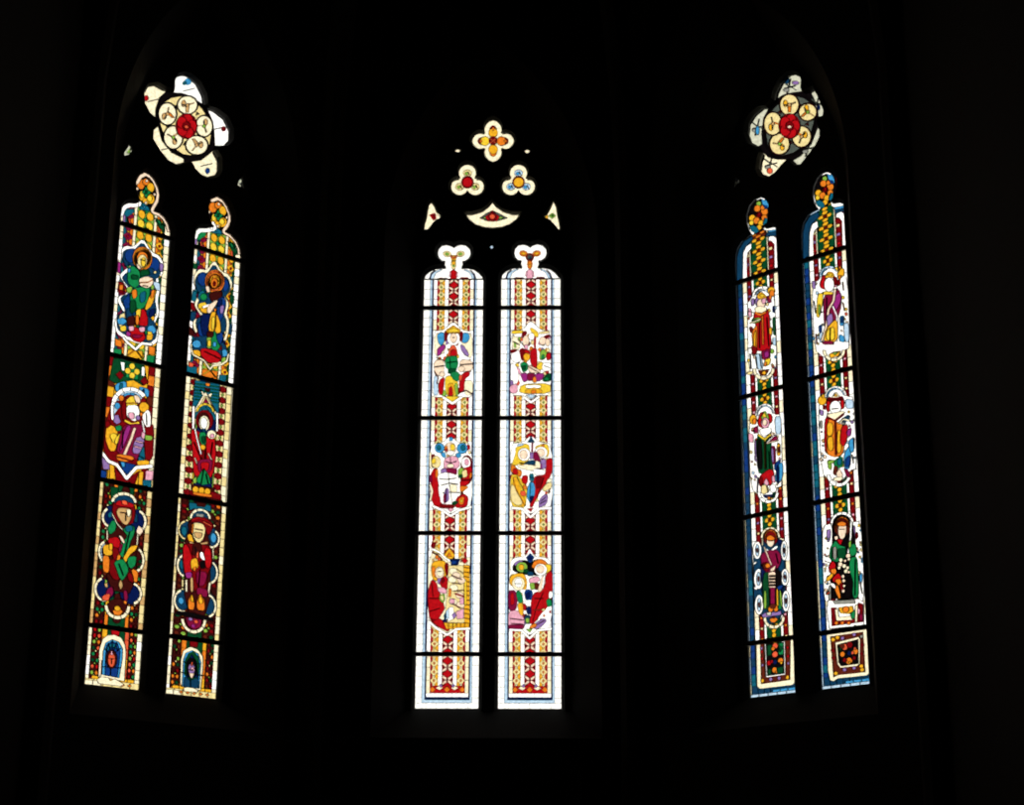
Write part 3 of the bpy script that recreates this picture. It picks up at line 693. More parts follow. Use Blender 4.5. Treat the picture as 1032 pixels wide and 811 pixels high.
def L1B():
    b, H = panel('L', 1, 1); ground_L(b, H, 0); border_L(b, H, 1); crop(b, 'L', 1, 1, 170, 250, 5.407)
    b.p('H', 125,80, 155,85, 150,110, 125,110); b.p('T', 128,225, 150,235, 148,290, 120,280); b.p('Q', 115,290, 150,300, 145,340, 118,330); b.p('E', 118,340, 150,345, 140,400, 115,390); b.p('X', 110,420, 140,450, 140,480, 108,470)
    b.p('T', 320,150, 350,160, 355,200, 335,190); b.p('H', 335,250, 360,260, 358,300, 338,290); b.p('E', 330,400, 355,410, 350,470, 330,460)
    b.p('T', 100,640, 160,650, 158,690, 98,685); b.p('T', 290,690, 330,690, 325,735, 285,730); b.p('S', 110,620, 140,630, 138,650, 110,648); b.p('O', 190,660, 280,670, 275,715, 185,700); b.s('Y', 5, 195,690, 235,665, 270,705)
    b.part = 'medallion_ground'
    b.p('C', 130,150, 160,110, 205,120, 245,65, 290,130, 330,145, 352,200, 330,245, 305,255, 335,300, 320,350, 340,400, 330,480, 310,520, 340,560, 330,620, 290,640, 200,620, 130,590, 115,530, 135,495, 158,490, 130,420, 135,385, 180,370, 150,330, 135,300, 165,240, 135,200)
    b.p('E', 138, 167, 165, 128, 207, 139, 244, 84, 285, 148, 322, 162, 340, 215, 317, 259, 294, 270, 318, 309, 301, 351, 323, 393, 318, 465, 302, 503, 331, 543, 323, 602, 286, 621, 202, 601, 137, 573, 125, 514, 146, 479, 167, 473, 146, 410, 153, 379, 198, 364, 168, 335, 152, 309, 175, 256, 145, 216); b.mottle(('A', 'B', 'G', 'O', 'I', 'D', 'X', 'Q'), 46, 150, 200, 320, 590, 10)
    b.part = 'blue_ground'
    b.p('B', 152,150, 175,130, 200,135, 205,195, 175,205, 155,180); b.p('B', 300,165, 325,180, 330,215, 305,240, 295,210); b.p('T', 160,240, 190,225, 205,265, 175,285, 158,270); b.e('G', 190,262, 20,20)
    b.p('B', 160,410, 190,385, 200,440, 195,480, 165,470); b.p('B', 262,480, 300,450, 305,490, 290,520, 262,510); b.e('L', 155,520, 26,22); b.p('L', 300,550, 325,548, 335,580, 305,590); b.p('D', 180,350, 235,360, 230,450, 195,480, 175,420)
    fig(b, 'halo'); b.e('O', 250,180, 55,62, -8, 18); b.arc('S', 250,178, 45,50, 6, 0, 360, 18, 6); b.arc('N', 250,180, 34,38, 5, 0, 360, 16, 4); b.arc('A', 250,182, 24,28, 7, 0, 360, 14, 3)
    fig(b, 'head'); b.e('O', 248,190, 20,26); b.e('Q', 248,192, 8,14); b.p('F', 200,210, 218,205, 225,235, 208,235); b.p('X', 225,240, 290,230, 292,265, 240,290, 222,262)
    fig(b); b.p('P', 240,295, 262,285, 262,305, 245,312); b.p('B', 270,275, 305,265, 315,300, 305,355, 285,400, 268,380); b.p('V', 285,310, 305,310, 300,350, 285,350); b.p('D', 270,280, 290,275, 290,310, 270,315)
    b.p('Y', 160,300, 205,290, 215,345, 165,330); b.p('A', 170,320, 235,330, 232,350, 180,345); b.s('W', 11, 185,318, 245,298, 255,282); b.p('F', 215,310, 262,280, 268,290, 230,350, 212,345)
    b.p('A', 235,345, 262,345, 285,400, 290,455, 250,460, 220,440); b.p('Y', 240,370, 260,375, 262,430, 240,440); b.s('O', 5, 262,350, 255,450)
    b.p('J', 215,480, 235,470, 242,500, 240,540, 215,540); b.p('Y', 220,500, 235,500, 235,530, 220,530); b.p('G', 245,455, 262,450, 270,500, 290,530, 270,555, 240,545, 240,500); b.p('L', 250,510, 265,510, 265,530, 250,530); b.p('X', 215,450, 250,452, 245,480, 215,480)
    b.part = 'flower_base'; b.p('R', 180,545, 215,545, 275,560, 300,590, 285,620, 230,625, 195,600, 175,575); b.s('Q', 4, 200,560, 290,600); b.p('A', 130,555, 175,555, 180,590, 140,590); b.p('J', 300,595, 325,590, 318,625, 298,620)
    b.part = 'medallion_frame'; b.s('C', 11, 122,540, 135,580, 200,612, 235,660, 250,640, 300,632, 330,610, 338,570)
    return b
def L2A():
    b, H = panel('L', 0, 2); ground_L(b, H, 0); 
    b.part = 'patterned_ground'; b.add('A', [(0,0),(1,0),(1,H),(0,H)])
    for i in range(12):
        y = i * H / 12
        vstrip(b, ['Q', 'O', 'N', 'A'][i % 4], .0, .13, y, y + H / 12); vstrip(b, ['Q', 'O', 'Q', 'N'][i % 4], .76, .89, y, y + H / 12)
    b.part = 'outer_border'; vstrip(b, 'C', .89, 1, 0, H, .1, 'I')
    b.part = 'patterned_ground'; crop(b, 'L', 0, 2, 80, 355, 5.407)
    b.p('H', 190,30, 355,50, 375,170, 350,180, 300,150, 200,170, 165,150); b.p('Q', 200,120, 225,100, 248,125, 225,150); b.p('Q', 335,155, 360,130, 382,160, 355,180); b.p('G', 262,70, 330,90, 325,150, 255,135)
    for x, y in ((292,75),(268,100),(292,125),(318,105)): b.e('Y', x, y, 17,17)
    b.p('W', 228,50, 252,55, 250,100, 235,98); b.p('W', 345,75, 362,80, 360,130, 342,125)
    b.part = 'blue_ground'; b.p('L', 198,175, 258,155, 262,200, 215,215, 200,210); b.p('T', 225,170, 240,168, 236,200, 222,205); b.p('L', 330,185, 385,200, 380,245, 355,230, 335,210); b.p('D', 350,200, 358,200, 356,235, 348,230)
    b.part = 'medallion_ground'; b.p('Q', 185,260, 220,210, 300,200, 360,240, 380,300, 385,380, 410,400, 400,600, 250,660, 130,560, 140,400)
    b.p('A', 150,400, 190,400, 215,440, 200,540, 165,540, 140,470); b.p('Y', 165,450, 195,440, 225,470, 185,500); b.p('Q', 140,380, 165,370, 175,400, 145,420)
    b.p('G', 195,405, 230,395, 235,425, 205,432); b.p('Y', 190,480, 240,420, 240,450, 200,510)
    b.part = 'medallion_frame'; b.arc('W', 280,290, 92,88, 26, 165, 325, 20, 6); b.arc('U', 280,290, 72,74, 14, 200, 330, 12, 3); b.arc('L', 280,290, 62,64, 12, 235, 310, 8, 2)
    b.p('U', 178,300, 205,270, 215,310, 190,345); b.e('L', 210,292, 16,18); b.p('V', 190,345, 215,340, 230,380, 205,395, 188,380); b.p('W', 172,290, 188,290, 190,370, 175,370)
    fig(b, 'halo'); b.p('Q', 232,290, 262,235, 262,360, 240,375); b.e('O', 232,250, 16,16)
    fig(b, 'mitre'); b.p('Y', 258,262, 285,240, 320,240, 325,285, 262,295); b.p('F', 300,232, 330,240, 335,270, 315,280); b.s('O', 5, 262,278, 322,275)
    b.e('A', 355,298, 28,28); b.p('O', 330,325, 350,330, 355,350, 335,345); 
    fig(b, 'head'); b.p('W', 262,292, 318,288, 330,320, 325,360, 300,375, 262,350); b.p('K', 270,330, 300,330, 300,362, 275,360); b.p('W', 345,345, 375,310, 390,330, 390,400, 362,402); b.s('V', 4, 368,330, 370,395); b.e('V', 322,355, 13,14)
    b.s('Y', 14, 248,370, 290,392, 330,382)
    fig(b); b.p('M', 240,400, 320,390, 350,400, 355,560, 300,580, 205,545, 215,490); b.p('P', 255,405, 285,400, 262,470, 240,520, 220,540); b.s('Q', 4, 240,420, 235,520)
    b.s('F', 16, 305,410, 285,470, 245,560); b.s('W', 9, 345,370, 358,440, 350,470)
    b.p('V', 305,470, 350,455, 355,490, 330,550, 290,545); b.s('K', 8, 305,480, 350,492); b.s('K', 8, 300,510, 345,522); b.p('K', 345,430, 360,440, 355,470, 340,460)
    b.p('T', 325,565, 352,500, 358,590, 322,590); b.s('D', 4, 325,560, 352,575); b.p('J', 360,450, 400,455, 395,475, 362,475); b.p('O', 208,555, 290,565, 300,580, 250,595, 205,585); b.s('R', 6, 210,570, 290,590); b.p('A', 315,590, 380,585, 380,610, 320,612)
    b.part = 'medallion_frame'; b.p('V', 120,570, 165,600, 170,640, 130,640); b.p('B', 115,640, 150,650, 145,700, 112,695); b.p('A', 165,610, 205,620, 200,690, 165,690); b.p('B', 215,592, 310,610, 262,665, 235,640); b.p('L', 225,595, 250,598, 250,625, 232,622)
    b.p('Q', 190,620, 235,670, 255,690, 330,640, 300,720, 200,710); b.p('A', 325,650, 350,645, 345,720, 320,715); b.p('K', 362,640, 405,640, 400,690, 358,690); b.p('T', 345,690, 392,690, 390,735, 345,730)
    b.s('W', 18, 122,545, 160,595, 205,612, 258,685, 310,625, 400,615)
    return b
def L2B():
    b, H = panel('L', 1, 2)
    b.part = 'outer_border'; vstrip(b, 'C', 0, .10, 0, H, .08, 'I'); vstrip(b, 'I', .86, .97, 0, H, .09, 'C'); vstrip(b, 'C', .97, 1, 0, H)
    b.part = 'patterned_ground'
    for a0, a1 in ((.10, .26), (.70, .86)):
        vstrip(b, 'I', a0, a1, 0, H); n = 11
        for i in range(n):
            y = (i + .5) * H / n
            b.add('Q', [((a0 + a1) / 2 + .085 * math.cos(t * math.pi / 4), y + .034 * math.sin(t * math.pi / 4)) for t in range(8)])
            loz(b, 'J', (a0 + a1) / 2, y + H / n / 2, .03, .02); vstrip(b, 'R', a0, a0 + .04, y - .01, y + .01)
    vstrip(b, 'Y', .26, .29, 0, H, .13, 'J'); vstrip(b, 'Y', .67, .70, 0, H, .13, 'J')
    vstrip(b, 'D', .29, .67, 0, H)
    crop(b, 'L', 1, 2, 160, 370, 5.407)
    b.part = 'teal_ground'; b.p('T', 200,75, 345,95, 335,300, 180,290); 
    for y in range(95, 190, 18): b.s('G', 5, 200, y, 340, y + 15)
    b.p('O', 262,88, 288,92, 285,110, 262,105); b.p('X', 255,115, 290,120, 285,140, 262,135)
    b.part = 'canopy'; b.s('C', 14, 190,270, 262,150, 330,280); b.p('C', 232,125, 255,150, 245,165); b.p('C', 302,145, 290,175, 275,155); b.p('W', 185,225, 200,222, 198,350, 185,350); b.p('W', 322,255, 336,258, 332,360, 320,360)
    b.p('M', 262,165, 285,215, 235,205); b.s('I', 10, 262,165, 225,235); b.s('I', 10, 265,168, 312,250); b.arc('Y', 260,262, 48,52, 13, 190, 350, 14, 5); b.p('T', 240,240, 262,225, 280,245, 262,255)
    fig(b, 'halo'); b.e('Q', 256,300, 50,58, 0, 16); b.e('X', 250,290, 30,34)
    fig(b, 'head'); b.e('C', 254,318, 30,44); b.e('W', 252,316, 20,32); b.p('E', 240,350, 260,348, 262,365, 245,365)
    fig(b); b.p('R', 178,350, 215,360, 230,370, 310,390, 318,480, 300,600, 250,620, 195,600, 190,480); b.p('Q', 235,400, 262,440, 262,560, 225,590, 245,480); b.s('X', 4, 262,430, 250,590); b.s('Q', 5, 300,420, 280,560); b.s('Q', 4, 195,420, 240,520)
    b.p('G', 228,370, 262,368, 262,430, 240,435, 228,410); b.p('H', 240,390, 260,390, 255,425, 242,422); b.s('W', 9, 200,345, 215,410, 235,485); b.e('A', 245,448, 16,14)
    b.e('C', 295,378, 26,24); b.e('K', 298,385, 12,12); b.s('F', 8, 275,480, 295,515, 285,550); b.s('F', 8, 200,505, 215,540, 235,550)
    b.p('M', 215,520, 300,510, 290,580, 225,585); b.p('R', 235,530, 280,530, 275,570, 240,575)
    b.part = 'green_base'; b.p('G', 205,630, 225,595, 250,560, 280,600, 290,640, 240,650); b.s('H', 5, 250,565, 235,645); b.s('H', 5, 262,590, 275,640); b.p('J', 190,620, 212,600, 210,640, 192,640)
    b.p('X', 180,645, 310,665, 310,690, 180,670); b.part = 'flower_base'; b.p('Q', 175,670, 345,690, 345,735, 170,715)
    for x in (205, 238, 270): b.e('A', x, 672 + (x - 205) * .15, 18, 17)
    b.p('O', 188,685, 295,698, 290,712, 195,700); b.p('X', 160,700, 350,725, 350,745, 160,720)
    return b
def L3A():
    b, H = panel('L', 0, 3); ground_L(b, H, 1); border_L(b, H, 0, ('I', 'Be'), .07, .10); crop(b, 'L', 0, 3, 75, 480, 5.407)
    b.p('H', 195,55, 240,60, 240,100, 200,130); b.p('X', 330,80, 350,80, 345,160, 330,150)
    b.part = 'medallion_ground'
    b.e('E', 270,135, 58,50); b.e('D', 205,220, 62,60); b.e('D', 335,235, 62,60); b.e('X', 255,410, 120,75); b.e('D', 165,620, 55,60); b.e('D', 305,635, 60,60); b.e('X', 235,720, 62,55); b.p('X', 185,250, 340,260, 330,640, 170,620)
    b.p('T', 180,205, 205,190, 210,215, 185,230); b.p('E', 310,200, 345,195, 345,250, 310,240)
    b.part = 'medallion_frame'
    b.arc('C', 270,140, 62,48, 17, 180, 360, 14, 6); b.arc('C', 200,225, 46,52, 15, 110, 245, 10, 4); b.arc('C', 340,240, 46,58, 16, -75, 75, 10, 4)
    b.arc('C', 175,415, 42,58, 15, 100, 255, 10, 4); b.arc('C', 332,450, 42,62, 15, -70, 85, 10, 5); b.arc('U', 178,415, 34,48, 8, 110, 250, 8, 3)
    b.arc('C', 158,620, 46,60, 15, 60, 260, 10, 5); b.arc('C', 300,635, 60,58, 15, -70, 70, 10, 5); b.arc('C', 232,705, 62,66, 19, 0, 180, 14, 5)
    b.s('C', 9, 178,290, 178,350); b.s('C', 9, 345,300, 340,370)
    b.part = 'patterned_ground'; b.p('O', 205,735, 235,710, 262,735, 245,760, 215,758); b.e('A', 232,720, 18,14)
    fig(b, 'halo'); b.p('Q', 215,140, 325,150, 330,200, 315,260, 225,245, 205,190); b.p('R', 225,145, 245,130, 320,145, 322,165, 230,158); b.p('S', 258,130, 285,132, 290,152, 262,150)
    fig(b, 'head'); b.p('Be', 230,190, 245,172, 310,175, 305,230, 285,262, 262,255, 245,230, 235,215); b.s('N', 5, 250,195, 300,200); b.s('N', 4, 280,200, 278,240); b.p('C', 285,178, 308,180, 300,215, 290,215)
    fig(b); b.p('G', 180,290, 205,240, 225,250, 225,290, 195,320); b.p('G', 262,290, 290,265, 325,270, 325,310, 300,360, 290,430, 262,440, 240,420, 250,360, 290,330); b.p('T', 275,275, 310,262, 318,290, 285,300); b.s('H', 5, 300,300, 270,430)
    b.p('F', 240,320, 262,330, 275,362, 260,360); b.s('C', 8, 205,205, 235,262, 262,290)
    b.p('R', 180,345, 230,330, 250,350, 240,395, 205,385, 190,370); b.p('Q', 205,385, 240,395, 245,440, 215,460, 205,420); b.p('Q', 185,460, 225,455, 235,500, 245,560, 215,565, 190,530); b.p('M', 250,370, 262,365, 250,420, 240,400)
    b.p('A', 155,380, 200,375, 205,430, 160,432); b.p('O', 155,435, 190,440, 185,530, 155,520); b.p('A', 190,370, 205,370, 205,400, 190,400); b.p('A', 300,380, 345,370, 330,400, 300,425, 275,480, 262,450); b.p('O', 235,430, 250,430, 245,460, 230,455)
    b.p('G', 215,470, 262,448, 290,490, 290,520, 262,565, 245,555, 230,510); b.s('T', 5, 240,475, 265,540); b.p('G', 290,440, 335,430, 330,480, 305,500, 290,480)
    b.p('O', 310,500, 345,515, 340,570, 320,570); b.p('Q', 290,520, 315,530, 320,580, 290,560); b.p('Be', 240,590, 250,560, 262,590, 250,620); b.p('F', 335,300, 350,262, 375,290, 355,315)
    b.part = 'demon'; b.p('M', 175,620, 205,600, 212,640, 185,670, 165,660); b.p('S', 150,655, 195,640, 185,680, 150,680); b.p('M', 265,620, 285,620, 290,665, 270,690); b.p('Be', 160,585, 178,580, 180,610, 165,605); b.e('O', 275,685, 10,9); b.p('J', 165,560, 180,575, 165,590)
    return b
def L3B():
    b, H = panel('L', 1, 3); ground_L(b, H, 1)
    b.part = 'patterned_ground'; dark_column(b, .06, .35, 0, H, ('Q', 'H', 'O', 'N', 'J', 'X')); dark_column(b, .64, .9, 0, H, ('Q', 'H', 'O', 'N', 'J', 'X'))
    border_L(b, H, 1, ('I', 'C'), .06, .10); crop(b, 'L', 1, 3, 150, 495, 5.407)
    b.part = 'teal_ground'; b.p('T', 225,65, 345,80, 345,115, 300,105, 250,100, 225,110); b.p('X', 262,60, 320,70, 310,90, 270,85)
    b.part = 'medallion_ground'
    b.e('E', 285,150, 52,50); b.e('E', 205,225, 42,55); b.e('E', 350,255, 38,50); b.e('E', 190,410, 42,62); b.e('E', 340,440, 42,62); b.e('E', 180,600, 45,55); b.e('E', 325,615, 42,58); b.e('X', 240,705, 58,50)
    b.p('X', 205,180, 340,200, 330,680, 190,670); b.e('L', 355,258, 16,26, 0); b.e('T', 196,225, 16,26); b.e('T', 182,410, 14,26); b.e('L', 175,605, 16,18); b.p('Gy', 262,125, 310,130, 300,150, 262,145)
    b.part = 'medallion_frame'
    b.arc('C', 285,155, 52,50, 14, 180, 360, 12, 5); b.arc('I', 210,220, 44,50, 12, 100, 260, 9, 4); b.arc('C', 345,262, 40,48, 13, -60, 120, 9, 4)
    b.arc('C', 200,415, 42,58, 14, 100, 265, 9, 4); b.arc('C', 330,445, 42,58, 13, -80, 80, 9, 4); b.arc('C', 190,605, 50,58, 13, 80, 255, 9, 4); b.arc('C', 315,625, 45,58, 13, -80, 80, 9, 4); b.arc('C', 242,700, 60,66, 17, 0, 180, 12, 5)
    b.s('I', 9, 195,300, 192,350); b.s('C', 9, 352,320, 350,375); b.s('I', 12, 185,490, 185,530); b.s('C', 12, 332,500, 322,560); b.s('C', 12, 205,490, 205,555)
    fig(b, 'halo'); b.p('Q', 232,165, 262,145, 320,150, 355,185, 345,215, 325,250, 290,170, 240,180); b.s('R', 8, 235,165, 275,150, 330,170); b.s('S', 8, 300,170, 345,195); b.p('X', 218,180, 245,180, 240,240, 225,235)
    fig(b, 'head'); b.p('I', 240,190, 262,178, 300,185, 312,215, 300,262, 280,285, 262,280, 245,250); b.p('Be', 250,230, 295,235, 285,262, 258,258); b.s('N', 5, 255,212, 298,218); b.s('O', 9, 245,185, 240,235); b.p('A', 212,250, 235,240, 250,290, 225,290)
    b.s('Be', 12, 225,285, 262,300, 325,285)
    fig(b); b.p('Q', 190,300, 225,295, 325,300, 345,330, 345,400, 320,450, 310,540, 235,545, 235,480, 200,475, 188,400); b.p('R', 190,305, 215,300, 240,380, 230,470, 200,475, 190,400); b.p('R', 310,310, 340,325, 340,400, 320,430, 300,380)
    b.p('X', 245,290, 285,290, 290,340, 240,360); b.s('V', 4, 255,310, 262,345); b.p('S', 262,345, 272,335, 272,370, 262,372); b.p('W', 280,345, 295,335, 308,385, 285,372)
    b.p('A', 230,385, 262,370, 272,420, 235,440); b.p('O', 240,425, 262,420, 250,445); b.p('Z', 280,390, 305,385, 305,425, 285,425); b.p('P', 200,455, 235,450, 232,480, 205,480); b.p('M', 262,440, 320,450, 300,520, 262,515); b.s('Q', 4, 280,430, 270,530)
    b.p('Be', 228,480, 240,480, 240,555, 228,550); b.p('K', 270,530, 285,530, 282,570, 270,565); b.p('M', 262,530, 320,540, 315,580, 262,570)
    fig(b, 'foot'); b.p('O', 215,600, 232,570, 248,620, 240,650, 215,645); b.p('A', 232,565, 242,590, 240,610, 228,600); b.p('O', 262,600, 280,560, 300,600, 300,650, 262,648); b.p('A', 270,590, 285,575, 292,610, 275,615)
    b.part = 'ledge'; b.p('Z', 150,660, 240,665, 345,690, 345,705, 240,690, 150,680); b.part = 'patterned_ground'; b.p('M', 200,690, 285,700, 280,740, 240,755, 210,735); b.e('V', 225,700, 12,9); b.e('S', 255,712, 12,9); b.e('P', 240,735, 12,9)
    return b
def L4(lx):
    b, H = panel('L', lx, 4); b.part = 'patterned_ground'
    ks = ('Q', 'H', 'G', 'J', 'R', 'O', 'S') if lx == 0 else ('Q', 'N', 'H', 'J', 'O', 'X')
    dark_column(b, .07, .25, 0, H, ks); dark_column(b, .75, .92, 0, H, ks); vstrip(b, 'O', .25, .35, 0, H, .09, 'A'); vstrip(b, 'S' if lx == 0 else 'O', .67, .75, 0, H, .09, 'A')
    vstrip(b, 'H', .35, .67, 0, H); b.part = 'outer_border'; vstrip(b, 'C', 0, .07, 0, H, .09, 'W'); vstrip(b, 'C', .9, 1, 0, H, .09, 'W')
    hstrip(b, 'I', 0, 1, H - .055, H, 6); hstrip(b, 'C', 0, .3, H - .04, H, 2); 
    for i in range(5): loz(b, 'O', .3 + i * .13, H - .03, .04, .014)
    hstrip(b, 'A', .12, .9, H - .085, H - .055, 6)
    crop(b, 'L', lx, 4, 75, 620, 6.45)
    if lx == 0:
        b.part = 'patterned_ground'; b.p('R', 232,95, 290,100, 285,135, 235,130); b.part = 'medallion_frame'
        b.p('C', 155,405, 160,230, 180,160, 210,135, 255,128, 300,145, 325,190, 332,240, 325,430); b.p('F', 160,300, 178,300, 175,400, 158,400)
        b.part = 'blue_niche'; b.p('L', 180,390, 185,240, 200,185, 240,160, 285,175, 310,220, 308,290, 290,410); b.p('B', 200,395, 200,300, 205,200, 240,172, 275,185, 295,240, 290,300, 278,405); b.p('T', 205,250, 215,200, 240,185, 262,190, 280,230, 262,215, 235,210)
        for x, y in ((195,225),(215,185),(242,165),(272,178),(298,215)): b.s('D', 4, x, y, 242, 260)
        b.s('D', 4, 178,340, 300,345); b.s('D', 4, 235,350, 235,400)
        b.part = 'face_mask'; b.e('X', 240,290, 36,62); b.e('S', 240,292, 24,50); b.p('K', 236,235, 244,235, 250,262, 232,262); b.s('X', 3, 225,285, 256,287); b.s('X', 4, 240,290, 240,320)
        b.part = 'outer_border'; b.p('C', 150,425, 175,405, 225,410, 235,430, 262,415, 300,435, 320,450, 300,462, 160,448)
    else:
        b.part = 'patterned_ground'; b.p('Q', 740,160, 795,165, 790,205, 740,200); b.part = 'medallion_frame'
        b.p('C', 680,440, 685,290, 700,230, 745,202, 790,215, 825,260, 825,330, 810,480, 795,480, 690,460)
        b.part = 'blue_niche'; b.p('L', 692,455, 700,290, 715,245, 755,225, 795,245, 812,300, 800,470); b.p('E', 700,460, 705,400, 740,395, 795,400, 795,470); b.p('H', 705,380, 712,290, 735,245, 765,232, 795,265, 803,320, 795,400, 740,420); b.p('D', 722,400, 720,300, 755,250, 785,300, 790,400)
        b.s('D', 4, 700,300, 810,310); b.s('Z', 5, 690,370, 830,385); b.s('D', 4, 745,410, 745,470)
        b.part = 'face_mask'; b.e('Z', 752,340, 32,68); b.e('V', 752,345, 22,36); b.e('K', 760,345, 14,12); b.p('F', 735,370, 770,375, 755,405, 745,402); b.p('S', 750,300, 762,300, 758,325, 748,325); b.s('Z', 4, 728,350, 752,352, 778,338)
        b.part = 'outer_border'; b.p('C', 700,470, 725,462, 765,468, 790,480, 790,495, 705,490)
    return b
LH = [[(65,330),(75,298),(95,275),(130,265),(180,268),(205,256),(192,225),(181,190),(175,150),(178,115),(205,72),(245,54),(285,75),(315,110),(340,160),(350,210),(342,260),(318,300),(306,322),(350,340),(388,372),(414,415),(428,470)],
      [(582,500),(592,468),(616,450),(668,452),(716,442),(698,412),(682,370),(678,320),(682,280),(702,248),(745,234),(785,258),(815,300),(838,360),(838,402),(825,440),(796,476),(840,500),(880,545),(902,592),(908,640)]]
def headL(lx):
    t = Board([(0, 0), (1, 0), (1, 1)]); crop(t, 'L', lx, 0, 110, 165, 6.88)
    w = WL; u0, u1 = w.us[2 * lx], w.us[2 * lx + 1]; v = w.vs[0]
    ap = [t.T(x, y) for x, y in LH[lx]]; ap = [(min(max(p[0], u0), u1), p[1]) for p in ap]
    ap = ccw([(u0, v + .006)] + ap + [(u1, v + .006)])
    b = Board(ap); H = t.T(*LH[lx][0])[1] - v; norm(b, u0, u1, v + .42, v); ground_L(b, .42, 0)
    b.T = t.T; dx, dy = (0, 0) if lx == 0 else (497, 172)
    o = lambda *c: [c[i] + (dx if i % 2 == 0 else dy) for i in range(len(c))]
    b.part = 'patterned_ground'
    b.p('Z', *o(150,30, 360,60, 365,330, 300,330, 215,270, 165,240))
    for x, y, rx, ry in ((215,135,30,36), (252,120,26,24), (285,160,28,34), (285,240,30,34), (222,215,22,36), (250,255,24,24)): b.e('A' if (x + y) % 2 else 'O', x + dx, y + dy, rx, ry)
    b.e('Y', 222 + dx, 205 + dy, 16, 26); b.e('Y', 278 + dx, 235 + dy, 20, 22)
    b.p('G', *o(250,145, 268,178, 290,190, 268,208, 252,235, 236,205, 220,190, 240,175)); b.p('H', *o(246,175, 262,180, 258,205, 242,202))
    for x, y in ((257,112), (188,165), (314,208), (250,265)): b.e('F', x + dx, y + dy, 10, 10)
    b.p('T', *o(205,290, 215,280, 232,262, 258,285, 275,300, 282,325, 205,310)); b.p('L', *o(228,285, 250,290, 240,305))
    b.p('T' if lx == 0 else 'G', *o(90,330, 110,305, 170,305, 165,330, 100,370)); b.p('H', *o(318,370, 350,385, 385,430, 385,470, 350,440, 325,400)); b.p('G', *o(330,375, 352,392, 370,425, 345,410))
    b.p('V', *o(88,345, 105,350, 100,405, 85,400)); b.s('H', 7, *o(115,360, 122,420)); b.s('S', 12, *o(130,370, 135,400)); b.s('S', 14, *o(345,440, 350,480))
    b.part = 'outer_border'; L_ = [t.T(x, y) for x, y in LH[lx]]; b.outline('W', .040, L_[:6], closed=False); b.outline('F', .034, L_[9:], closed=False)
    b.s('K', 5, *o(185,128, 205,90, 245,74, 280,92, 308,130, 326,175, 328,225, 305,275)) if False else None
    vs_ = b.T
    b.p('W', *o(195,285, 205,250, 222,262, 212,290)); 
    return b
# ------------------------------------------------------------------ right window
def figbase_R(b, H, lx, y0, y1): pass
def R1A():
    b, H = panel('R', 0, 1); ground_R(b, H); border_R(b, H, 0); crop(b, 'R', 0, 1, 730, 270, 5.793)
    b.part = 'medallion_ground'; b.p('W', 150,190, 185,125, 235,105, 275,140, 295,180, 305,575, 275,600, 240,650, 190,640, 140,600, 135,200)
    b.mottle(('I', 'V', 'K', 'U', 'L', 'F', 'Be', 'Y', 'Gy', 'S'), 40, 140, 210, 300, 590, 8)
    b.p('V', 155,190, 175,170, 178,215, 160,220); b.p('H', 280,290, 300,290, 298,400, 285,395); b.p('D', 282,225, 295,225, 293,265, 282,262); b.p('U', 280,410, 300,410, 300,460, 282,455); b.p('Q', 150,350, 165,345, 168,380, 152,378)
    b.p('K', 140,230, 160,240, 160,290, 140,280); b.s('N', 4, 140,250, 175,262); b.s('N', 4, 135,470, 175,465); b.s('V', 5, 150,500, 155,590); b.p('G', 285,350, 296,350, 294,370, 285,370); b.e('J', 278,490, 10,14)
    b.p('I', 130,610, 165,600, 165,620, 135,625)
    b.part = 'medallion_frame'; b.arc('W', 225,165, 55,52, 14, 180, 330, 14, 5); b.arc('U', 225,170, 42,40, 8, 200, 320, 10, 3); b.arc('C', 228,590, 55,58, 18, 0, 180, 14, 5)
    b.p('N', 195,600, 260,595, 240,632, 210,632); b.p('A', 215,615, 230,600, 245,618, 230,628)
    fig(b, 'halo'); b.p('V', 180,190, 200,150, 215,200, 190,225); b.p('M', 248,170, 262,165, 275,200, 255,205)
    fig(b, 'mitre'); b.p('A', 190,165, 215,140, 240,160, 248,180, 205,182); b.p('Y', 205,165, 222,150, 235,168)
    b.part = 'crozier'; b.e('A', 275,135, 22,24); b.e('O', 278,150, 16,20); b.p('O', 262,160, 278,165, 275,185, 260,182)
    fig(b, 'head'); b.e('F', 215,210, 25,30); b.p('K', 218,185, 242,175, 240,205, 225,210); b.p('C', 178,235, 205,225, 248,235, 238,262, 190,262)
    fig(b); b.p('R', 172,262, 195,262, 240,268, 252,240, 262,290, 272,470, 240,490, 185,480, 190,370); b.s('O', 12, 178,260, 210,275, 245,258); b.s('O', 10, 222,280, 225,450); b.p('O', 162,375, 190,330, 192,400, 188,480, 170,475); b.p('A', 172,390, 184,360, 180,470, 172,470); b.s('Q', 4, 205,310, 205,470); b.s('Q', 4, 248,290, 258,460)
    b.p('Q', 160,450, 190,470, 185,500, 165,505); b.p('J', 160,300, 205,290, 215,310, 170,325); b.p('H', 165,305, 190,300, 188,312, 168,316); b.s('C', 8, 150,322, 215,300)
    b.p('M', 215,490, 262,475, 265,530, 225,540); b.p('P', 232,495, 255,490, 258,520, 236,525); b.p('Y', 235,540, 268,530, 262,565, 240,575); b.p('O', 232,555, 245,552, 242,575, 232,575); b.p('U', 180,510, 210,500, 225,590, 190,590); b.s('H', 4, 185,520, 190,590); b.s('N', 3, 205,505, 215,585)
    b.p('A', 262,355, 275,350, 275,395, 262,385)
    return b
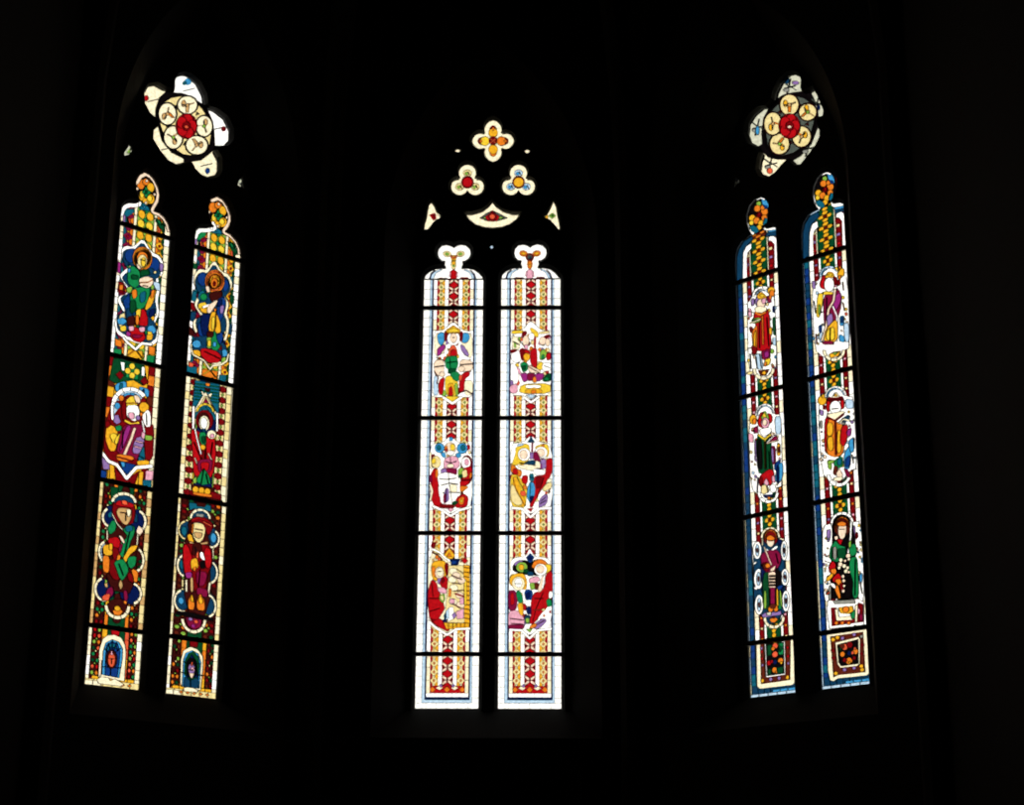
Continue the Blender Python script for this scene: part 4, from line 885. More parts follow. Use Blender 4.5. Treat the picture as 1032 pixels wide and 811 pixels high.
def R1B():
    b, H = panel('R', 1, 1); ground_R(b, H); border_R(b, H, 1); crop(b, 'R', 1, 1, 800, 250, 5.793)
    b.part = 'medallion_ground'; b.p('W', 150,190, 165,130, 215,100, 262,120, 275,150, 320,180, 330,580, 290,600, 235,655, 180,640, 120,590, 108,200)
    b.mottle(('I', 'V', 'K', 'U', 'L', 'F', 'Be', 'Y', 'Gy', 'S'), 46, 115, 190, 320, 590, 8)
    b.p('Y', 140,270, 175,260, 170,330, 150,410, 132,400); b.p('J', 145,330, 158,330, 155,390, 145,390); b.p('B', 145,455, 165,445, 165,490, 148,495); b.p('U', 150,495, 170,490, 165,550, 150,550)
    b.p('L', 270,400, 298,395, 296,450, 272,460); b.p('B', 278,405, 292,402, 290,440, 278,442); b.p('L', 268,500, 300,520, 298,552, 265,545); b.p('U', 290,440, 325,440, 325,550, 300,550); b.s('S', 5, 120,310, 128,380); b.s('Q', 6, 290,200, 295,250); b.s('O', 6, 290,320, 300,370)
    b.p('V', 108,190, 130,195, 128,240, 110,235); b.s('S', 6, 130,500, 135,560)
    b.part = 'medallion_frame'; b.arc('U', 212,160, 52,48, 14, 170, 330, 14, 5); b.arc('L', 212,160, 44,40, 8, 180, 250, 10, 2); b.arc('C', 235,595, 58,56, 18, 0, 180, 14, 5); b.p('A', 205,620, 235,605, 275,600, 262,630, 215,640); b.p('J', 225,612, 262,605, 240,625)
    fig(b, 'halo'); b.p('R', 155,215, 170,165, 185,160, 188,240, 165,235); b.p('Q', 238,170, 255,175, 255,215, 240,215)
    fig(b, 'mitre'); b.p('A', 188,165, 205,142, 232,145, 240,172, 192,176); b.p('Y', 195,160, 225,150, 228,165)
    b.part = 'crozier'; b.p('A', 258,150, 280,120, 300,125, 300,160, 275,180, 262,175); b.p('Y', 240,120, 260,110, 265,140); b.p('O', 262,165, 282,162, 275,190, 265,188); b.p('Q', 255,195, 275,185, 278,215, 260,225)
    fig(b, 'head'); b.e('W', 210,215, 30,42); b.p('Y', 180,255, 240,262, 245,280, 175,275)
    fig(b); b.p('M', 178,275, 235,275, 262,240, 282,290, 272,370, 235,450, 190,470, 180,440); b.p('P', 235,290, 275,260, 278,310, 255,360, 235,360); b.s('Q', 4, 195,290, 190,440); b.s('F', 14, 245,240, 235,310, 205,360, 190,460, 165,540); b.s('W', 10, 230,340, 255,400, 250,545)
    b.p('V', 195,400, 225,380, 230,440, 200,460); b.p('A', 190,475, 240,420, 258,440, 255,545, 175,545); b.p('Y', 195,480, 235,460, 240,535, 190,535); b.s('O', 4, 215,470, 212,540); b.p('M', 170,545, 230,545, 228,560, 172,560)
    return b
def R2A():
    b, H = panel('R', 0, 2); ground_R(b, H); border_R(b, H, 0); crop(b, 'R', 0, 2, 735, 385, 5.793)
    b.part = 'medallion_ground'; b.p('W', 150,220, 165,155, 205,130, 250,150, 262,190, 300,185, 310,600, 275,610, 225,690, 180,670, 120,610, 110,240)
    b.mottle(('I', 'V', 'K', 'U', 'L', 'F', 'Be', 'Y', 'Gy', 'S'), 46, 118, 200, 300, 600, 8)
    b.p('U', 262,200, 300,195, 300,300, 268,300); b.p('A', 275,360, 295,350, 298,420, 278,425); b.p('Q', 282,375, 292,370, 292,405, 284,408); b.p('V', 145,330, 155,330, 155,420, 145,415); b.e('V', 158,435, 14,24); b.e('W', 158,435, 6,12)
    b.p('B', 262,470, 300,440, 290,500, 262,510); b.p('L', 285,470, 312,460, 312,550, 285,590, 262,560); b.p('D', 275,480, 290,480, 290,590, 275,580); b.s('V', 6, 165,550, 160,640); b.p('K', 108,290, 140,300, 138,350, 110,340)
    b.part = 'medallion_frame'; b.arc('U', 208,190, 50,55, 14, 175, 350, 14, 5); b.arc('W', 208,190, 54,60, 8, 175, 350, 14, 5); b.arc('W', 225,640, 55,55, 17, 0, 180, 14, 5); b.p('D', 195,655, 262,650, 240,675, 205,672); b.p('O', 220,665, 240,665, 238,680, 222,680)
    b.part = 'crozier'; b.e('A', 138,215, 22,28); b.e('O', 145,225, 12,18); b.p('M', 140,262, 165,250, 168,290, 145,295)
    fig(b, 'halo'); b.p('R', 165,230, 178,180, 195,175, 195,262, 175,255); b.p('R', 225,180, 245,190, 248,225, 230,240)
    fig(b, 'mitre'); b.p('J', 185,200, 205,165, 228,200, 225,215, 190,212); b.p('Y', 190,195, 205,175, 215,205)
    fig(b, 'head'); b.e('K', 208,235, 25,30); b.e('F', 205,232, 14,18); b.p('W', 178,270, 240,262, 240,290, 200,310, 180,290)
    fig(b); b.p('H', 158,310, 200,320, 240,320, 250,480, 255,520, 205,530, 165,520); b.p('Z', 165,330, 185,330, 190,500, 168,500); b.s('Y', 12, 165,300, 205,330, 240,300); b.s('Y', 11, 207,330, 210,500); b.s('A', 5, 207,340, 210,500); b.s('G', 5, 230,400, 235,500)
    b.p('M', 215,340, 262,305, 285,330, 225,352); b.s('W', 8, 215,350, 262,305); b.s('F', 7, 215,352, 285,335); b.p('M', 240,370, 265,370, 268,470, 248,470); b.p('V', 244,380, 255,380, 258,460, 248,460)
    b.p('R', 175,545, 225,505, 255,510, 262,560, 235,600, 205,580, 180,600); b.p('Q', 172,560, 190,550, 188,600, 176,600); b.p('K', 200,580, 215,555, 230,590, 215,600); b.p('K', 248,545, 262,540, 265,580, 250,575)
    fig(b, 'foot'); b.p('I', 185,600, 215,595, 232,630, 200,650, 185,640); b.p('W', 235,600, 262,590, 275,630, 245,640); b.s('N', 3, 215,600, 225,640)
    return b
def R2B():
    b, H = panel('R', 1, 2); ground_R(b, H); border_R(b, H, 1); crop(b, 'R', 1, 2, 805, 370, 5.793)
    b.part = 'medallion_ground'; b.p('W', 150,200, 165,140, 215,108, 262,125, 280,170, 320,170, 340,590, 300,600, 232,690, 180,670, 130,610, 110,220)
    b.mottle(('I', 'V', 'K', 'U', 'L', 'F', 'Be', 'Y', 'Gy', 'S'), 46, 118, 200, 325, 600, 8)
    b.p('Gy', 120,310, 135,305, 135,355, 122,352); b.p('U', 270,180, 320,190, 320,240, 275,240); b.p('L', 262,500, 305,440, 300,590, 262,595); b.p('B', 270,530, 300,510, 296,580, 268,585); b.p('L', 285,430, 325,400, 322,490, 300,500); b.p('E', 245,300, 295,270, 295,310, 250,320); b.s('Q', 5, 320,410, 322,470); b.s('Q', 5, 310,510, 318,560)
    b.p('J', 165,540, 190,535, 188,600, 168,590); b.p('V', 120,240, 145,250, 140,280, 122,275)
    b.part = 'medallion_frame'; b.arc('W', 215,170, 60,58, 10, 175, 355, 14, 5); b.arc('L', 215,172, 50,50, 9, 180, 270, 10, 3); b.arc('U', 215,172, 50,50, 9, 270, 345, 10, 3); b.arc('W', 232,625, 62,62, 20, 0, 180, 14, 5); b.p('Q', 195,655, 262,655, 232,675)
    b.part = 'crozier'; b.e('A', 135,190, 26,28); b.p('A', 130,160, 148,150, 152,175, 135,175); b.p('Q', 140,215, 155,220, 152,245, 140,240)
    fig(b, 'halo'); b.p('R', 160,235, 165,180, 182,170, 182,235, 170,260); b.p('R', 245,180, 262,185, 262,235, 245,240); b.p('Q', 165,175, 215,175, 250,168, 262,185, 215,195, 170,195)
    fig(b, 'mitre'); b.p('C', 190,175, 215,140, 240,172); b.p('A', 205,165, 215,150, 225,168); b.s('Q', 6, 168,190, 215,185, 260,182)
    fig(b, 'head'); b.e('W', 212,232, 34,40); b.p('C', 165,270, 200,265, 250,255, 270,262, 215,305, 170,290); b.s('H', 4, 190,240, 230,238)
    fig(b); b.p('O', 152,300, 205,310, 262,340, 262,480, 240,515, 200,520, 160,500); b.p('R', 150,300, 172,290, 160,350, 160,500, 150,480); b.p('A', 165,320, 195,325, 195,390, 165,400); b.p('A', 165,410, 195,400, 198,480, 170,480); b.p('A', 225,360, 250,380, 245,490, 222,500)
    b.p('R', 248,345, 285,330, 280,420, 262,460, 240,440); b.s('Q', 10, 160,285, 210,310, 262,270); b.s('Q', 10, 212,310, 215,510); b.s('C', 10, 230,325, 262,300, 298,310); b.p('P', 280,370, 305,350, 300,400, 282,395)
    b.p('G', 205,545, 250,515, 255,570, 230,590, 205,570); b.p('T', 225,535, 245,530, 245,565, 225,570); b.p('J', 165,545, 205,540, 200,555, 168,560); b.p('N', 205,575, 225,580, 215,630, 200,620); b.p('M', 262,590, 285,600, 300,640, 280,640)
    fig(b, 'foot'); b.p('F', 215,620, 235,590, 255,630, 230,650); b.p('C', 200,645, 255,640, 245,660, 205,660)
    return b
def oval_side(b, pts):
    for x, y, rx, ry in pts: b.e('W', x, y, rx, ry); b.e('U', x, y, rx * .45, ry * .7); b.e('N', x, y, rx * .2, ry * .3)
def R3A():
    b, H = panel('R', 0, 3); ground_R(b, H); border_R(b, H, 0); crop(b, 'R', 0, 3, 740, 510, 5.793)
    b.part = 'medallion_ground'; b.p('E', 150,230, 165,150, 205,130, 250,145, 262,190, 290,200, 300,620, 275,640, 235,690, 190,690, 150,640, 110,600, 108,215)
    b.part = 'scrolls'; oval_side(b, [(130,262,26,52), (138,430,28,60), (142,580,26,58), (290,262,20,60), (295,420,24,50), (300,560,24,62)])
    b.s('W', 12, 108,345, 125,330); b.s('W', 12, 112,480, 130,490)
    b.p('D', 150,480, 175,470, 170,540); b.p('D', 262,470, 290,465, 275,530)
    b.part = 'medallion_frame'; b.arc('C', 208,185, 52,55, 14, 175, 360, 14, 6); b.s('C', 9, 160,190, 160,235); b.s('C', 9, 262,190, 290,200); b.arc('C', 230,660, 54,50, 18, -10, 190, 14, 6); b.p('O', 200,665, 230,650, 255,665, 235,685, 212,682); b.e('Q', 228,655, 8,6)
    fig(b, 'halo'); b.e('Q', 210,185, 44,52); b.arc('O', 210,185, 34,42, 7, 170, 370, 12, 5); b.p('D', 248,200, 280,200, 262,240)
    fig(b, 'head'); b.e('F', 208,210, 24,32); b.p('O', 185,185, 208,172, 232,188, 230,200, 188,200); b.s('N', 3, 195,205, 222,205); b.p('W', 180,248, 205,262, 240,235, 256,245, 215,265, 185,262)
    fig(b); b.p('M', 165,275, 200,265, 250,262, 270,290, 270,330, 240,390, 205,400, 165,390, 150,300); b.p('Q', 160,340, 190,330, 195,380, 168,385); b.p('N', 165,345, 190,340, 190,365, 168,368); b.e('O', 192,352, 16,14); b.s('F', 10, 170,240, 190,290, 215,350); b.p('F', 205,375, 240,350, 232,380, 212,385); b.s('Q', 4, 240,280, 255,340)
    b.p('D', 150,340, 170,380, 200,410, 195,480, 160,480); b.p('H', 165,400, 200,390, 200,610, 165,600); b.p('J', 172,500, 182,500, 185,600, 170,600); b.p('Z', 240,360, 275,400, 270,470, 240,480); b.p('G', 240,480, 270,480, 280,600, 245,610); b.p('A', 245,485, 253,485, 255,600, 246,600); b.p('J', 262,490, 270,490, 278,590, 268,590); b.p('B', 245,475, 290,465, 262,500); b.p('M', 200,480, 240,478, 240,580, 205,580); b.s('K', 4, 205,490, 205,575); b.s('K', 4, 238,490, 238,575)
    b.part = 'gridiron'; b.p('F', 195,395, 225,385, 240,395, 240,482, 198,480)
    for i in range(3):
        for j in range(4): b.p('X', 203 + i * 13,408 + j * 18, 211 + i * 13,407 + j * 18, 211 + i * 13,418 + j * 18, 203 + i * 13,419 + j * 18)
    fig(b, 'foot'); b.p('O', 195,600, 215,575, 225,610, 215,622, 198,620); b.p('O', 225,600, 245,580, 255,615, 235,620); b.p('N', 205,580, 240,580, 235,600, 210,600); b.part = 'ledge'; b.p('V', 155,640, 185,620, 240,625, 272,615, 275,640, 165,655); b.p('Gw', 185,625, 215,622, 212,640, 188,642)
    return b
def R3B():
    b, H = panel('R', 1, 3); ground_R(b, H); border_R(b, H, 1); crop(b, 'R', 1, 3, 810, 495, 5.793)
    b.part = 'scrolls'; b.p('W', 108,205, 165,190, 160,400, 150,640, 120,645, 108,400); b.p('W', 275,185, 330,180, 345,400, 350,640, 320,640, 300,500)
    b.p('V', 130,230, 155,225, 150,290, 135,300); b.p('Gy', 145,560, 158,550, 158,640, 145,640); b.p('Q', 300,255, 312,240, 316,270, 304,285); b.mottle(('I', 'V', 'K', 'U', 'L', 'F', 'Be', 'Y', 'Gy', 'S'), 18, 115, 220, 152, 620, 7); b.mottle(('I', 'V', 'K', 'U', 'L', 'F', 'Be', 'Y', 'Gy', 'S'), 18, 308, 200, 342, 620, 7); b.s('N', 4, 120,410, 150,420); b.p('L', 325,490, 340,480, 340,530, 326,535); b.s('H', 5, 330,540, 340,600); b.s('M', 4, 310,470, 325,520)
    b.p('V', 282,220, 298,200, 300,300, 285,290)
    b.part = 'medallion_frame'; b.p('Z', 165,200, 180,150, 225,130, 270,150, 285,200, 300,300, 300,630, 160,630); b.arc('W', 222,190, 62,60, 15, 180, 355, 14, 6)
    fig(b, 'halo'); b.e('N', 222,210, 50,60); b.arc('O', 222,205, 40,50, 6, 160, 370, 12, 5); b.arc('Q', 222,205, 30,38, 8, 180, 360, 12, 4)
    fig(b, 'head'); b.p('F', 200,215, 215,195, 245,200, 245,240, 232,280, 212,280, 200,250); b.p('O', 190,195, 215,180, 245,190, 240,205, 205,205); b.s('N', 3, 205,225, 235,225); b.e('F', 188,275, 12,12); b.p('R', 190,285, 228,285, 212,320); b.s('W', 12, 275,180, 272,270, 258,365)
    fig(b); b.p('G', 155,330, 185,290, 205,320, 245,330, 240,400, 200,415, 150,400); b.p('H', 195,340, 245,340, 240,395, 200,400); b.p('Gy', 170,330, 188,330, 188,400, 172,400); b.p('G', 262,320, 300,310, 308,370, 272,385); b.p('G', 268,395, 308,385, 315,480, 318,620, 285,625, 280,500, 265,470); b.s('H', 5, 300,400, 298,610); b.s('H', 4, 165,330, 160,400); b.p('J', 262,300, 275,290, 272,330, 262,330)
    b.p('Z', 245,520, 275,500, 285,540, 275,625, 235,625, 240,560)
    fig(b, 'attendant'); b.p('R', 145,440, 165,410, 185,430, 180,470, 150,480); b.p('O', 155,460, 185,455, 190,480, 165,495); b.p('R', 165,510, 200,480, 220,510, 205,540, 170,530); b.p('O', 180,520, 215,515, 225,560, 200,550); b.p('A', 130,510, 165,480, 170,500, 140,530); b.p('O', 175,560, 200,550, 215,620, 205,630, 190,600); b.p('Q', 210,540, 235,545, 230,590, 215,590); b.p('W', 150,540, 180,545, 185,570, 165,560)
    b.part = 'stones'
    for x, y, r in ((215,405,13), (258,380,15), (212,430,15), (235,440,13), (205,450,11), (255,450,11), (245,470,13), (228,500,11), (262,475,9), (232,525,11), (235,555,9), (230,585,11), (262,400,10), (240,410,9)): b.e('F' if (x + r) % 2 else 'C', x, y, r, r * .95, 0, 10)
    b.part = 'medallion_frame'; b.p('W', 140,640, 318,630, 350,650, 350,780, 150,800, 135,700); b.p('Gy', 170,640, 300,635, 300,655, 180,660)
    b.part = 'patterned_ground'; b.p('Q', 160,680, 190,680, 190,740, 285,735, 320,650, 345,660, 345,760, 165,785); b.p('C', 180,690, 200,690, 205,735, 290,725, 285,750, 190,755); b.p('A', 200,680, 285,670, 290,700, 262,715, 215,712); b.e('O', 245,690, 20,18); b.p('G', 270,715, 300,690, 305,740, 280,745); b.p('C', 300,665, 315,660, 312,760, 298,765); b.e('K', 320,700, 8,18)
    for x in (190, 225, 262): b.e('O', x, 768, 12,10)
    b.p('M', 322,720, 345,715, 345,750, 325,755)
    return b
def R4(lx):
    b, H = panel('R', lx, 4); ground_R(b, H); border_R(b, H, lx, True); crop(b, 'R', lx, 4, 740, 620, 6.88)
    if lx == 0:
        b.part = 'inner_border'; b.p('C', 150,170, 180,170, 195,480, 390,455, 388,160, 412,160, 425,480, 410,492, 185,518, 165,500)
        b.part = 'patterned_ground'; b.p('N', 180,150, 205,150, 222,430, 358,415, 352,150, 388,150, 392,455, 195,482)
        for i, (x, y) in enumerate(((190,230),(192,255),(196,305),(200,350),(370,230),(375,290),(378,340))): b.e('V' if i % 3 == 0 else 'R', x, y, 10, 10)
        for x, y in ((260,450), (318,443)): b.e('V', x, y, 13, 14)
        for x, y in ((203,460), (375,438)): b.e('A', x, y, 13, 14)
        b.s('W', 9, 215,190, 232,432, 357,415, 346,170)
        b.p('Z', 222,200, 342,190, 350,408, 236,424); b.p('H', 228,210, 262,205, 262,280, 232,285); b.p('G', 305,200, 340,195, 345,275, 310,280); b.p('H', 300,200, 340,225, 320,260)
        for k, x, y, r in (('S',285,215,20), ('S',285,275,22), ('O',325,320,20), ('R',245,335,18), ('O',285,385,20), ('O',270,235,14), ('A',330,335,10), ('O',300,400,10), ('R',265,325,12)): b.e(k, x, y, r, r)
        b.e('D', 287,330, 16,18); b.p('H', 300,370, 345,360, 345,405, 305,408); b.p('H', 238,380, 262,375, 262,415, 240,418)
    else:
        b.part = 'inner_border'; b.p('C', 640,135, 700,115, 905,85, 922,100, 935,390, 920,408, 720,430, 690,450, 665,440, 650,380)
        b.part = 'patterned_ground'; b.p('N', 668,145, 890,112, 905,385, 720,405, 690,420)
        for i, (x, y) in enumerate(((750,155),(830,130),(765,370),(830,358),(685,240),(690,290),(880,260),(885,200))): b.e('V' if i < 4 else 'Q', x, y, 14, 12)
        for x, y in ((685,165), (880,345), (705,395), (885,370), (715,150)): b.e('A', x, y, 16, 13)
        b.p('Gy', 868,135, 893,130, 893,150, 870,155)
        b.p('C', 700,185, 860,145, 872,160, 870,330, 850,345, 735,358, 715,330); b.p('Z', 715,200, 858,162, 860,328, 742,345, 725,320)
        for k, x, y, r in (('S',765,215,22), ('Q',800,200,22), ('N',745,210,18), ('O',840,245,20), ('O',750,265,18), ('S',820,255,12), ('O',795,310,24), ('Q',765,305,16), ('Q',830,290,14), ('S',835,225,10), ('A',800,320,8)): b.e(k, x, y, r, r)
        b.e('D', 795,258, 14,16); b.p('H', 725,205, 745,235, 730,245)
    return b
RH = [[(68,600),(70,560),(80,520),(105,480),(142,452),(162,440),(145,412),(134,370),(134,325),(150,272),(182,236),(215,224),(245,238),(262,268),(264,320),(256,368),(236,398),(245,408),(290,400),(320,402),(320,440),(318,460)],
      [(454,500),(453,425),(465,372),(495,325),(540,300),(552,292),(530,262),(520,215),(526,165),(545,118),(572,88),(605,74),(642,85),(665,115),(667,165),(652,215),(632,255),(642,264),(680,258),(722,262),(722,300),(722,340)]]
def headR(lx):
    t = Board([(0, 0), (1, 0), (1, 1)]); crop(t, 'R', lx, 0, 730, 160, 5.793)
    w = WR; u0, u1 = w.us[2 * lx], w.us[2 * lx + 1]; v = w.vs[0]
    ap = [t.T(x, y) for x, y in RH[lx]]; ap = [(min(max(p[0], u0), u1), p[1]) for p in ap]
    ap = ccw([(u0, v + .006)] + ap + [(u1, v + .006)])
    b = Board(ap); norm(b, u0, u1, v + .66, v)
    b.part = 'patterned_ground'; b.add('Q', [(-.1, -.5), (1.1, -.5), (1.1, .66), (-.1, .66)]); quatre_column(b, .36, .78, -.02, .66, .115, 'H', 'A', 'Q')
    if lx == 0: quatre_column(b, .36, .78, -.02, .25, .09, 'N', 'O', 'Q', ('X', 'N'))
    for a0, a1 in ((.25, .36), (.79, .90)):
        for i in range(6): vstrip(b, ['Q', 'A', 'Q', 'I', 'V', 'R'][i], a0 + .01, a1 - .01, .12 + i * .09, .15 + i * .09)
    b.part = 'inner_border'; vstrip(b, 'C', .34, .375, .12, .66); vstrip(b, 'C', .76, .795, .15, .66)
    b.T = t.T; dx, dy = (0, 0) if lx == 0 else (388, -145)
    o = lambda *c: [c[i] + (dx if i % 2 == 0 else dy) for i in range(len(c))]
    k = 0 if lx == 0 else 1
    b.part = 'outer_border'; b.p('U', *([60,760, 62,420, 180,400, 178,440, 120,470, 88,530, 80,760] if lx == 0 else [445,640, 445,300, 560,270, 560,306, 500,335, 470,380, 462,640]))
    b.part = 'blue_fillet'
    b.p('E', *([74,760, 76,570, 88,525, 115,480, 165,448, 170,470, 140,500, 112,540, 108,760] if lx == 0 else [460,640, 460,430, 472,380, 502,332, 555,305, 558,340, 515,380, 498,430, 496,640]))
    b.part = 'inner_border'
    b.p('W', *([108,760, 112,545, 130,508, 160,490, 162,520, 140,545, 134,580, 136,760] if lx == 0 else [496,640, 500,430, 515,380, 548,362, 552,398, 530,420, 522,450, 526,640]))
    b.p('W', *([258,470, 262,455, 285,450, 312,470, 320,760, 296,760, 292,500, 275,480, 262,482] if lx == 0 else [655,345, 662,318, 690,310, 718,335, 724,640, 700,640, 692,365, 675,345]))
    b.part = 'blue_fillet'
    b.p('L', *([255,420, 325,410, 325,425, 262,435] if lx == 0 else [645,285, 725,272, 725,290, 650,305])); b.p('E', *([250,432, 262,430, 325,420, 325,455, 262,452, 240,455] if lx == 0 else [648,300, 725,286, 725,318, 690,308, 652,325])); b.p('W', *([225,400, 245,402, 325,396, 325,412, 255,420, 235,415] if lx == 0 else [625,250, 645,262, 725,255, 725,272, 652,285, 630,275]))
    b.part = 'patterned_ground'
    fl = o(205,215, 265,235, 275,330, 235,400, 215,425, 150,400, 125,330, 150,260)
    b.p('Z', *fl)
    for j, (x, y, r) in enumerate(((203,262,15), (195,290,20), (235,310,22), (205,325,18), (235,345,18), (165,345,20), (190,360,20), (160,372,14), (215,375,18), (205,400,16), (225,285,14))):
        b.e(['J', 'O', 'O', 'Q', 'O', 'A', 'O', 'Y', 'A', 'A', 'O'][j], x + dx, y + dy, r, r)
    b.e('Q', 205 + dx, 322 + dy, 11, 11)
    b.part = 'blue_fillet'; b.p('L', *o(215,225, 245,235, 262,268, 262,290, 240,292, 222,262)); b.p('B', *o(225,268, 250,275, 258,292, 240,292)); b.p('T', *o(140,395, 170,385, 195,400, 205,425, 165,445, 145,420)); b.p('T', *o(238,345, 255,350, 252,380, 235,392, 225,380))
    b.part = 'outer_border'; b.s('W', 10, *o(170,440, 148,412, 138,370, 138,325, 154,275, 184,240, 215,228, 240,238)); b.p('W', *o(150,400, 160,420, 180,432, 170,445, 145,430))
    return b
# ------------------------------------------------------------------ tracery lights (sight lines met with the glass plane)
def tboard(key, pts, ox, oy, sc):
    w = WALLS[key]; T = lambda x, y: w.px(ox + x / sc, oy + y / sc)
    b = Board(ccw([T(x, y) for x, y in pts])); b.T = T; return b
def foil(cx, cy, r, R, n, a0, m=9, point=0):
    """outline of n round lobes of radius r whose centres lie R from the middle"""
    pts = []; half = math.pi / n
    # angle at which neighbouring lobes meet
    d = R * math.sin(half); ph = math.acos(min(1, d / r))
    span = math.pi / 2 + half - ph if d < r else math.pi / 2 + half
    for k in range(n):
        t = math.radians(a0) + 2 * math.pi * k / n
        for i in range(m + 1):
            s = t - span + 2 * span * i / m
            rr = r * (1 + point * max(0, math.cos(s - t)) ** 8)
            pts.append((cx + R * math.cos(t) + rr * math.cos(s), cy + R * math.sin(t) + rr * math.sin(s)))
        pts.pop() if d < r else None
    return pts
def tr_quatrefoil():
    b = tboard('C', foil(441, 163, 44, 58, 4, 0, 10, .12), 410, 110, 5.07)
    b.part = 'coloured_petals'
    for a, k, k2 in ((0, 'O', 'Q'), (90, 'A', 'O'), (180, 'Y', 'Q'), (270, 'A', 'Q')):
        c, s = math.cos(math.radians(a)), math.sin(math.radians(a))
        b.e(k2, 441 + c * 52, 163 + s * 52, 27, 20, a); b.e(k, 441 + c * 42, 163 + s * 42, 24, 24, a)
        if k2 == 'Q': b.e('O', 441 + c * 62, 163 + s * 62, 8, 6, a)
    b.part = 'central_boss'; b.e('Q', 441, 161, 22, 22); b.s('S', 6, 425,150, 455,174); b.s('S', 6, 455,150, 425,174)
    return b
def tr_trefoil(side):
    if side == 0: b = tboard('C', foil(310, 373, 44, 46, 3, -90, 11), 410, 110, 5.07); cx = 310; ks = ('I', 'J', 'R', 'Q')
    else: b = tboard('C', foil(571, 373, 44, 46, 3, -90, 11), 410, 110, 5.07); cx = 571; ks = ('U', 'L', 'A', 'O')
    b.part = 'lobes'
    for a in (-90, 30, 150):
        x, y = cx + 46 * math.cos(math.radians(a)), 373 + 46 * math.sin(math.radians(a))
        b.e(ks[0], x, y, 22, 18); b.e(ks[1], x - 5, y + 2, 9, 8); b.s('N' if side == 0 else 'E', 4, x + 4, y - 8, x + 12, y + 10)
    b.part = 'central_boss'; b.e('Q', cx, 373, 32, 32); b.e('R' if side == 0 else 'A', cx, 373, 25, 25)
    return b
def tr_lens():
    b = tboard('C', [(438,478),(455,500),(485,520),(530,533),(578,533),(560,562),(525,588),(485,602),(438,607),(392,602),(350,588),(318,562),(298,533),(345,533),(392,520),(420,500)], 410, 110, 5.07)
    b.part = 'leaf_ornament'; b.p('Gd', 372,556, 410,530, 438,518, 465,530, 515,556, 470,570, 438,574, 405,570); b.p('J', 385,556, 410,545, 415,562); b.p('J', 500,556, 470,545, 465,562); b.p('R', 400,550, 438,520, 475,550, 460,572, 415,572); b.e('Q', 437,550, 24,24); b.part = 'central_boss'; b.e('S', 437,549, 14,13)
    return b
def tr_side(side):
    if side == 0:
        b = tboard('C', [(126,478),(140,500),(152,528),(172,542),(170,560),(150,566),(135,580),(112,614),(90,616),(92,590),(102,560),(108,520),(114,490)], 410, 110, 5.07)
        b.p('R', 115,540, 145,530, 152,560, 135,568); b.p('Q', 128,542, 145,538, 142,562); b.p('C', 148,540, 170,545, 168,562, 150,564)
    else:
        b = tboard('C', [(750,474),(762,500),(768,540),(776,575),(782,612),(772,618),(752,590),(735,568),(712,562),(704,545),(720,535),(732,515),(742,490)], 410, 110, 5.07)
        b.p('J', 722,545, 745,530, 762,545, 742,560); b.p('H', 735,542, 750,538, 748,552); b.p('A', 708,545, 720,540, 722,558, 710,558)
    return b
def tr_dot(key, pts, ox, oy, sc, k='C'):
    b = tboard(key, pts, ox, oy, sc); b.kinds[0] = (k, 'patterned_ground'); return b
RINGL = (316, 275, 92, 138, -20)   # centre, semi-axes and tilt of the round light in the enlarged view
